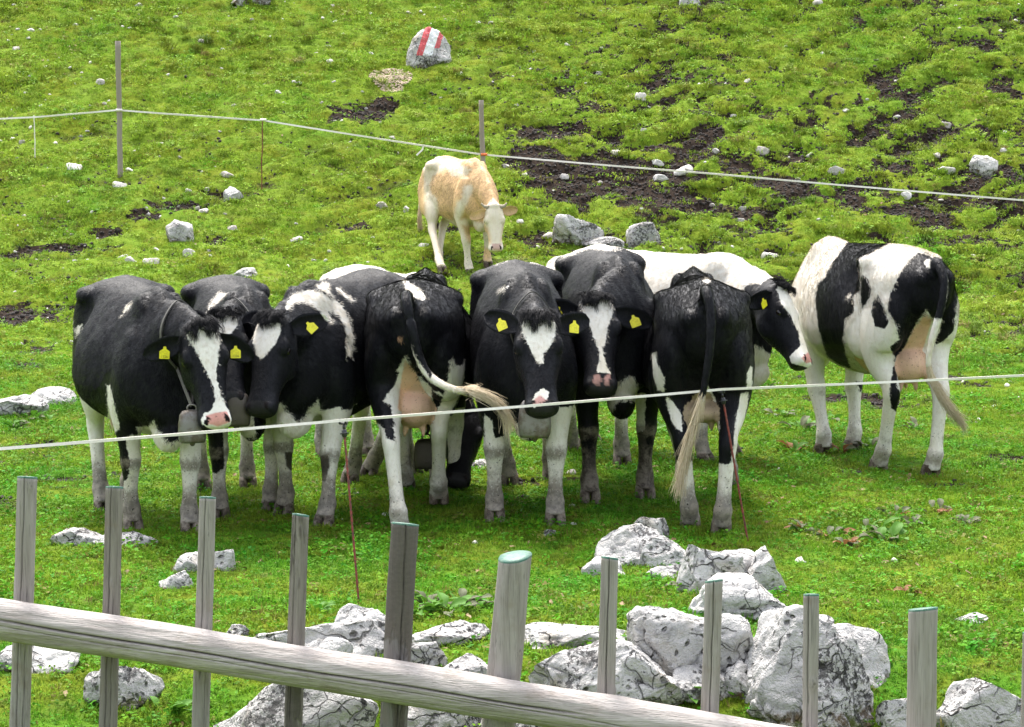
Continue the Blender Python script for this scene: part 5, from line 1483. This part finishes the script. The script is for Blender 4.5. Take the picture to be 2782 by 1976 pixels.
# ------------------------------------------------------------------ broad leaved plants
def leaf_mesh(L, W, seed, mat):
    rs = np.random.RandomState(seed)
    V, F = [], []
    nu = 7
    for i in range(nu):
        u = i / (nu - 1)
        wv = W * (math.sin(math.pi * min(1, u * .92 + .06)) ** .7) * .5
        zc = L * (.42 * u - .50 * u * u); xc = L * u
        for v in (-1, -.5, 0, .5, 1):
            V.append((xc, v * wv, zc + abs(v) * wv * .35 + rs.normal() * .002))
    for i in range(nu - 1):
        for j in range(4):
            a = i * 5 + j
            F.append([a, a + 1, a + 6, a + 5])
    return mesh_from('leaf', V, F, mat)
def leaf_mat(name, c1, c2):
    M = NT(name)
    rnd = M.n('ObjectInfo').outputs['Random']
    n_ = M.noise(M.coords(), 30, 3)
    colr = M.mix(n_, M.mix(rnd, c1, c2), M.mix(rnd, c2, c1))
    M.fin(colr, .65, **{'Specular IOR Level': .2})
    tr = M.n('BsdfTranslucent'); M.l(colr, tr.inputs['Color'])
    ms_ = M.n('MixShader'); ms_.inputs[0].default_value = .25
    M.l(M.b.outputs[0], ms_.inputs[1]); M.l(tr.outputs[0], ms_.inputs[2]); M.l(ms_.outputs[0], M.out.inputs['Surface'])
    return M.m
LEAF_G = leaf_mat('dock_leaf_green', (0.05, 0.16, 0.012), (0.09, 0.20, 0.02))
LEAF_D = leaf_mat('dock_leaf_dull', (0.075, 0.12, 0.045), (0.14, 0.115, 0.075))
LEAF_R = leaf_mat('dock_leaf_red', (0.20, 0.06, 0.025), (0.22, 0.13, 0.05))
LV = {m_: [leaf_mesh(.085, .045, k, mm_) for k in range(2)] for m_, mm_ in (('g', LEAF_G), ('d', LEAF_D), ('r', LEAF_R))}
def plant(px, seed, n, size, mix, label, group):
    rs = np.random.RandomState(seed)
    p = ground_hit(*DS(*px))
    root = tag(empty('dock_plant', (p[0], p[1], p[2])), label, 'plant', group)
    for k in range(n):
        o = link('leaf', LV[mix[rs.randint(len(mix))]][rs.randint(2)], root)
        r_ = rs.uniform(0, .09) * size; t_ = rs.rand() * 6.283
        o.location = (r_ * math.cos(t_), r_ * math.sin(t_), rs.uniform(.0, .03))
        s_ = size * rs.uniform(.6, 1.15)
        o.scale = (s_, s_, s_)
        o.rotation_euler = (rs.uniform(-.4, .4), rs.uniform(-.75, -.05), t_ + rs.uniform(-.5, .5))
G_PL = 'dock plants growing in the turf'
PLANTS = [((960, 1360), 9, 1.0, 'ggd'), ((1000, 1372), 10, 1.1, 'gggd'), ((1040, 1360), 9, 1.0, 'gdd'), ((930, 1380), 7, .8, 'gg'), ((700, 1370), 7, .7, 'gg'), ((1290, 1480), 7, .7, 'gg'), ((1550, 1330), 7, .8, 'ggd'),
          ((1790, 1190), 8, .9, 'gdr'), ((1850, 1200), 9, .9, 'ddr'), ((1930, 1195), 10, 1.2, 'ggd'), ((1975, 1215), 10, 1.2, 'gggd'), ((1885, 1225), 8, .9, 'ddr'), ((2040, 1180), 7, .8, 'dd'), ((2090, 1150), 7, .8, 'ddr'), ((2000, 1160), 6, .7, 'dr'), ((2150, 1175), 6, .8, 'd'),
          ((1740, 925), 7, .9, 'gd'), ((1790, 960), 9, 1.1, 'ggd'), ((1840, 940), 8, 1.0, 'gd'), ((1770, 1010), 9, 1.1, 'ggr'), ((1720, 870), 7, .8, 'gd'), ((1940, 1000), 8, 1.0, 'gd'), ((2040, 960), 8, 1.0, 'gd'), ((2100, 940), 7, .9, 'gd'), ((1880, 1010), 8, .9, 'gdr'),
          ((1480, 920), 8, 1.0, 'gg'), ((1455, 970), 7, .9, 'gg'), ((1180, 960), 6, .8, 'gd'), ((70, 935), 8, .9, 'gd'), ((30, 955), 8, .9, 'gd'), ((110, 945), 7, .8, 'gg'), ((1420, 510), 6, .8, 'gr'), ((380, 1600), 7, 1.0, 'gg'), ((1600, 1480), 8, .8, 'gg'), ((1520, 1560), 8, .8, 'gg'), ((960, 1605), 8, .8, 'gg'), ((860, 1550), 7, .8, 'gg'), ((2020, 1330), 5, .6, 'gr')]
PLAB = {'g': 'low dock plant of fresh green leaves', 'd': 'low dock plant of dull greyish leaves', 'r': 'low dock plant with some reddish brown leaves'}
for k, (px, n_, s_, mx) in enumerate(PLANTS):
    kind = 'r' if 'r' in mx else ('d' if mx.count('d') * 2 > len(mx) else 'g')
    plant(px, 900 + k, n_ + 2, s_, mx, PLAB[kind] + ' in the short turf', G_PL)

# ------------------------------------------------------------------ wooden fence in the foreground
def wood_mat(name, c1, c2, bark=0.0, axis=2):
    M = NT(name)
    sc = [34, 34, 34]; sc[axis] = 2.6
    sc2 = [260, 260, 260]; sc2[axis] = 6
    g1 = M.noise(M.coords('Object', tuple(sc)), 1.0, 5, .65)
    g2 = M.noise(M.coords('Object', tuple(sc2)), 1.0, 3, .6)
    blot = M.noise(M.coords('Object'), 7, 4, .6)
    col = M.mix(M.ramp(g1, .3, .7), c1, c2)
    col = M.mix(M.math('MULTIPLY', M.ramp(g2, .52, .68), .55), col, tuple(v * .42 for v in c1))
    col = M.mix(M.math('MULTIPLY', M.ramp(blot, .55, .75), .5), col, (0.17, 0.125, 0.085))
    h_ = M.math('ADD', g1, M.math('MULTIPLY', g2, .6))
    if bark:
        bk = M.ramp(M.math('ADD', M.noise(M.coords('Object', (9, 9, 2.5)), 1.0, 4, .6), M.attr('bark').outputs['Fac']), 1.02, 1.08)
        bc = M.mix(M.noise(M.coords('Object', (40, 40, 90)), 1.0, 4, .7), (0.050, 0.040, 0.034), (0.125, 0.105, 0.092))
        col = M.mix(bk, col, bc)
        h_ = M.math('ADD', h_, M.math('MULTIPLY', bk, 1.2))
    ck = M.attr('crack').outputs['Fac']
    col = M.mix(M.math('MULTIPLY', M.ramp(ck, .55, .95), .92), col, (0.030, 0.024, 0.020))  # shade inside the crack grooves, put into the wood colour
    kn = M.attr('knot').outputs['Fac']
    col = M.mix(M.math('MULTIPLY', M.ramp(kn, .3, .9), .8), col, (0.09, 0.075, 0.065))
    return M.fin(col, .8, M.bump(h_, .7, .008))
WOOD = wood_mat('weathered_wood', (0.215, 0.190, 0.170), (0.310, 0.282, 0.258))
WOOD_BARK = wood_mat('bark_wood', (0.15, 0.130, 0.112), (0.225, 0.20, 0.175), 1.0)
WOOD_DARK = wood_mat('dark_bark_wood', (0.13, 0.118, 0.110), (0.19, 0.175, 0.165), 1.0)
WOOD_RAIL = wood_mat('rail_wood', (0.275, 0.240, 0.218), (0.395, 0.355, 0.328), 0, 0)
M = NT('green_paint')
gnn = M.noise(M.coords(), 60, 4, .7)
MAT_GREEN = M.fin(M.mix(M.ramp(gnn, .3, .7), (0.010, 0.105, 0.068), (0.09, 0.15, 0.11)), .55)
def log_mesh(path, radii, seed, cracks, knots, mat, m=56, bark=0.0, tilt=(0, 0), name='post', along=2):
    """Log along path (dense samples). cracks: (angle, start, end, width, depth); knots: (angle, s, size). Angles are about the log, 0 = towards the camera."""
    rs = np.random.RandomState(seed)
    path = np.asarray(path); n = len(path)
    T = nrm(path[-1] - path[0])
    cam_side = np.array([0, -1.0, 0]); a = nrm(cam_side - T * (cam_side @ T)); b = np.cross(T, a)
    ang = np.linspace(-math.pi, math.pi, m, endpoint=False)
    s = np.linspace(0, 1, n)
    Ln = np.linalg.norm(path[-1] - path[0])
    SS, AA = np.meshgrid(s, ang, indexing='ij')
    r = np.broadcast_to(np.asarray(radii), (n,))[:, None] * np.ones((n, m))
    q = np.stack([np.cos(AA).ravel() * .9, np.sin(AA).ravel() * .9, SS.ravel() * Ln * 2.2], -1)
    r = r * (1 + .085 * fbm(q + seed, seed, 3).reshape(n, m) + .045 * fbm(q * np.array([4, 4, 1.5]) + seed, seed + 3, 3).reshape(n, m))
    ck = np.zeros((n, m)); kt = np.zeros((n, m))
    R0 = float(np.mean(radii))
    for (a0, s0, s1, wd, dp) in cracks:
        ac = a0 + .10 * np.interp(s, np.linspace(0, 1, 9), np.cumsum(rs.normal(size=9)) * .35) + .03 * np.sin(s * 40 + seed)
        da = (AA - ac[:, None] + math.pi) % (2 * math.pi) - math.pi
        e = np.exp(-(da * R0 / wd) ** 2) * (sstep(s0 - .02, s0 + .03, SS) * sstep(s1 + .02, s1 - .03, SS))
        ck = np.maximum(ck, e); r = r - e * dp
    for (a0, s0, sz) in knots:
        da = ((AA - a0 + math.pi) % (2 * math.pi) - math.pi) * R0; ds = (SS - s0) * Ln
        dd = np.sqrt(da ** 2 + ds ** 2) / sz
        r = r + sz * .55 * np.exp(-(dd / 1.1) ** 2) - sz * .35 * np.exp(-(dd / .4) ** 2)
        kt = np.maximum(kt, np.exp(-(dd / .5) ** 2)); 
    P = path[:, None, :] + r[..., None] * (np.cos(AA)[..., None] * a + np.sin(AA)[..., None] * b)
    # slanting cut at the upper end
    if tilt != (0, 0):
        tilt_off = (np.sin(ang) * tilt[0] + np.cos(ang) * tilt[1])
        k = np.clip((SS - .85) / .15, 0, 1)
        P = P - T[None, None] * (tilt_off[None] * R0 * k)[..., None]
    V, F = loft(P)
    me = mesh_from(name, V, F, mat)
    nv = len(V)
    for nm, arr in (('crack', ck), ('knot', kt), ('bark', np.full((n, m), bark))):
        arr = np.append(arr.ravel(), [0, 0]); at = me.attributes.new(nm, 'FLOAT', 'POINT'); at.data.foreach_set('value', arr.astype(np.float32))
    return me, P
YF = 9.0
fence = tag(empty('wooden_fence', (0, YF, -.3)), 'weathered grey wooden fence of upright posts joined by one thick round rail', 'fence')
FO = np.array(fence.location)
# top x, top y, bottom x (at y = 1624), width top, width bottom, material, knots, tilt of the cut, bark
POSTS = [((62, 1066), 43, 44, 46, WOOD, [(.55, .975, .012), (-.1, .42, .012)], (0, -.155), 0), ((256, 1088), 241, 38, 43, WOOD_BARK, [(0, .735, .012), (1.3, .75, .012)], (0, -.155), .28), ((464, 1111), 447, 37, 41, WOOD, [(-.3, .78, .008), (.3, .9, .006)], (0, -.155), 0),
         ((671, 1150), 655, 38, 42, WOOD_BARK, [(-.2, .85, .01)], (.1, -.155), .52), ((904, 1170), 878, 63, 62, WOOD_DARK, [(-.2, .90, .008)], (.05, -.155), .62), ((1150, 1243), 1112, 74, 80, WOOD, [(.9, .72, .010)], (-.22, .13), 0),
         ((1361, 1246), 1350, 38, 44, WOOD, [(0, .55, .014), (1.2, .60, .010)], (.1, -.155), 0), ((1593, 1297), 1583, 40, 41, WOOD, [(.5, .78, .009)], (-.15, -.155), 0), ((1811, 1328), 1808, 36, 36, WOOD, [(.35, .72, .014), (-1.2, .73, .01)], (0, -.155), 0),
         ((2061, 1360), 2057, 66, 66, WOOD, [], (-.1, -.155), 0), ((2300, 1413), 2296, 34, 36, WOOD, [], (0, -.155), 0)]
LABS = ['thin grey post with a knot at its top', 'thin grey post with a bulging knot', 'thin grey post with small knots', 'thin post with strips of brown bark', 'thick post covered in dark bark', 'thick leaning post with slanting teal painted top', 'thin split post with a round knot at mid height', 'thin silvery post with a long crack', 'thin post with a pale knot', 'wide flat topped grey post', 'thin post at the fence end']
for k, ((tx, ty), bxx, w0, w1, mt, kn_, tl_, bk_) in enumerate(POSTS):
    top = at_y(*DS(tx, ty), YF); low = at_y(*DS(bxx, 1624), YF)
    gzz = g_base(low[0], YF) - .25
    bot = top + (low - top) * ((top[2] - gzz) / (top[2] - low[2]))
    ppm = FPX / YF
    n_ = 90
    pth = bot[None] + (top - bot)[None] * np.linspace(0, 1, n_)[:, None]
    fr = (top[2] - pth[:, 2]) / (top[2] - low[2])
    rad = (w0 + (w1 - w0) * np.clip(fr, 0, 1.5)) * 1.217 / 2 / ppm
    rs = np.random.RandomState(40 + k)
    crk = [(rs.uniform(-.5, .5), rs.uniform(.25, .5), 1.05, .0016 if w0 < 50 else .002, .012)] + ([(rs.uniform(-1, 1), .2, .7, .0012, .006)])
    if k in (6, 7): crk = [(-.05 if k == 6 else -.1, .05, 1.05, .0018, .014)]
    if k == 5: crk = [(.8, .1, .5, .0012, .006), (-.7, .4, .8, .0012, .005)]
    if k == 9: crk = []
    me, P = log_mesh(pth - FO, rad, 60 + k, crk, kn_, mt, m=96, bark=bk_, tilt=tl_)
    po = link('post', me, fence); po['label'] = LABS[k]
    # painted end grain, a thin skin of paint over the cut
    rim = P[-1]
    cen = rim.mean(0)
    up_ = nrm(top - bot)
    rg = [rim + (cen - rim) * .0 + up_ * -.004 + (rim - cen) * .012, rim + up_ * .0025 + (rim - cen) * .006, rim + (cen - rim) * .5 + up_ * .004, rim + (cen - rim) * .98 + up_ * .004]
    V, F = loft(rg, False)
    link('painted_top', mesh_from('painted_top', V, F, MAT_GREEN), po)
RPX = [(-420, 1313), (0, 1381), (500, 1461), (1000, 1541), (1400, 1606), (1900, 1690), (2500, 1792)]
rp = crspline(np.array([at_y(*DS(a_, b_), YF - .125) for a_, b_ in RPX]), 200)
me, P = log_mesh(rp - FO, np.linspace(.0735, .0765, 200), 99, [(-.35 + .15, .16, .62, .0030, .022), (.25, .10, .55, .0016, .008), (.75, .3, .75, .0014, .006), (.05, .5, .9, .0018, .010)], [(.55, .275, .010), (-.05, .60, .012), (-.5, .30, .006), (.2, .34, .006)], WOOD_RAIL, m=190, name='rail')
ro = link('rail', me, fence); ro['label'] = 'thick round horizontal rail with long drying cracks'

# ------------------------------------------------------------------ electric fences
M = NT('tape_white')
MAT_TAPE = M.fin(M.mix(M.noise(M.pos(), 60, 2), (0.80, 0.76, 0.70), (0.62, 0.56, 0.50)), .6)
M = NT('rusty_red_steel')
MAT_RED = M.fin(M.mix(M.ramp(M.noise(M.coords(), 70, 3), .4, .65), (0.20, 0.030, 0.018), (0.075, 0.022, 0.014)), .6)
MAT_BLACK = NT('black_plastic').fin((0.012, 0.012, 0.014), .4)
M = NT('old_stake_wood')
MAT_STAKE = M.fin(M.mix(M.noise(M.coords('Object', (20, 20, 2)), 1, 4), (0.30, 0.26, 0.22), (0.20, 0.16, 0.12)), .85)
MAT_ORANGE = NT('orange_plastic').fin((0.70, 0.16, 0.04), .5)
def ribbon(path, w, th):
    rings = []
    T = np.gradient(np.asarray(path), axis=0)
    for i, (p, t) in enumerate(zip(path, T)):
        t = nrm(t); s_ = nrm(np.cross(t, [0, 0, 1.0])); u_ = np.cross(s_, t)
        tw = .5 * math.sin(i * .21) * .5
        uu = u_ * math.cos(tw) + s_ * math.sin(tw); ss_ = np.cross(t, uu)
        rings.append([p + uu * w / 2 + ss_ * th / 2, p - uu * w / 2 + ss_ * th / 2, p - uu * w / 2 - ss_ * th / 2, p + uu * w / 2 - ss_ * th / 2])
    return loft(rings)
def dpt(x, y, d):
    return at_y(*DS(x, y), d)
def smooth_path(pts, n=40):
    out = []
    for a, b in zip(pts[:-1], pts[1:]):
        a, b = np.asarray(a), np.asarray(b)
        for t in np.linspace(0, 1, n, endpoint=False):
            q = a + (b - a) * t
            out.append(q - np.array([0, 0, 4 * t * (1 - t) * .0015 * np.linalg.norm(b - a)]) )
    out.append(np.asarray(pts[-1]))
    return np.array(out)
sl_top, sr_top = dpt(766, 938, 11.37), dpt(1611, 869, 12.92)
tp_ = [dpt(-500, 1040, 9.2), sl_top + np.array([0, -.012, 0]), sr_top + np.array([0, -.012, 0]), dpt(2520, 826, 14.2)]
V, F = ribbon(smooth_path(tp_, 60), .0125, .003)
tag(link('fence_tape', mesh_from('fence_tape', V, F, MAT_TAPE, False)), 'white electric fence tape strung on red stakes in front of the cows', 'tape')
for (top, bpx, lb) in ((sl_top, (806, 1348), 'slanting rusty red stake rising from the knobbly upright limestone'), (sr_top, (1679, 1212), 'slanting rusty red stake standing behind the rock pile')):
    base = ground_hit(*DS(*bpx)); base[2] -= .12
    top = top + np.array([0, .012, -.005])
    root = tag(empty('fence_stake', base.tolist()), lb, 'stake', 'red steel stakes of the near electric fence')
    d_ = nrm(top - base)
    nst = 80
    pth = [(top - base) * t - d_ * .03 * t for t in np.linspace(0, 1, nst)]
    link('shaft', mesh_from('shaft', *tube(pth, .0052 + .0009 * np.sin(np.arange(nst) * 2.1), 10), MAT_RED), root)
    t0 = top - base
    ins = merge([tube([t0 - d_ * .075, t0 - d_ * .070, t0 - d_ * .045, t0 - d_ * .040], [.008, .012, .012, .008], 12), tube([t0 - d_ * .062, t0 - d_ * .060, t0 - d_ * .056, t0 - d_ * .054], [.010, .021, .021, .010], 14), tube([t0 - d_ * .045, t0 - d_ * .01], .006, 8),
                 tube([t0 + np.array([-.018, -.006, -.012]), t0 + np.array([.018, -.006, -.012])], .005, 8), tube([t0 + np.array([-.016, -.008, -.014]), t0 + np.array([-.016, -.008, .010])], .005, 8), tube([t0 + np.array([.010, -.008, -.014]), t0 + np.array([.010, -.008, .010])], .0045, 8)])
    link('insulator', mesh_from('insulator', *ins, MAT_BLACK), root)
def far_depth(x):
    return float(np.interp(x, [-100, 263, 1075, 2400], [27.6, 27.0, 26.5, 24.8]))
FT = [(-260, 276), (75, 262), (262, 246), (587, 269), (1075, 345), (1600, 389), (2480, 463)]
V, F = ribbon(smooth_path([dpt(x, y, far_depth(x)) for x, y in FT], 26), .017, .004)
far_tape = merge([(V, F), ribbon(crspline(np.array([dpt(945, 326, 26.6), dpt(943, 334, 26.58), dpt(936, 341, 26.57), dpt(930, 347, 26.57)]), 10), .017, .004)])
tag(link('fence_tape', mesh_from('fence_tape', *far_tape, MAT_TAPE, False)), 'thin white electric fence tape crossing the slope behind the cream cow', 'tape')
def stake(tx, ty, bx_, by_, d, r, mat, label, cat='post', ins=None):
    b = ground_hit(*DS(bx_, by_)); b = at_y(*DS(bx_, by_), d); b[2] = gz(b[0], b[1]) - .15
    t = dpt(tx, ty, d)
    root = tag(empty('fence_post', b.tolist()), label, cat)
    n_ = 24
    pth = np.array([(t - b) * s_ for s_ in np.linspace(0, 1, n_)]); pth[:, 0] += .006 * fbm(np.linspace(0, 4, n_)[:, None] * np.ones((1, 3)) + tx, 3, 2)
    link('shaft', mesh_from('shaft', *tube(pth, r * (1 + .10 * fbm(np.linspace(0, 5, n_)[:, None] * np.ones((1, 3)) + ty, 7, 2)), 14), mat), root)
    if ins is not None:
        q = dpt(*ins, d) - b
        link('insulator', mesh_from('insulator', *tube([q + np.array([-.03, -r, 0]), q + np.array([.035, -r, 0])], .014, 10), MAT_ORANGE if tx > 900 else MAT_TAPE), root)
stake(263, 92, 268, 352, 27.0, .030, MAT_STAKE, 'tall grey wooden fence post on the left slope', ins=(266, 246))
stake(1074, 224, 1082, 400, 26.5, .026, MAT_STAKE, 'brownish wooden fence post just behind the cream cow', ins=(1080, 345))
stake(586, 263, 583, 366, 26.8, .006, MAT_RED, 'thin dark metal rod holding the tape on the slope', cat='stake', ins=(587, 268))
stake(76, 258, 77, 290, 27.4, .006, MAT_TAPE, 'short thin white rod under the tape on the left slope', cat='stake')
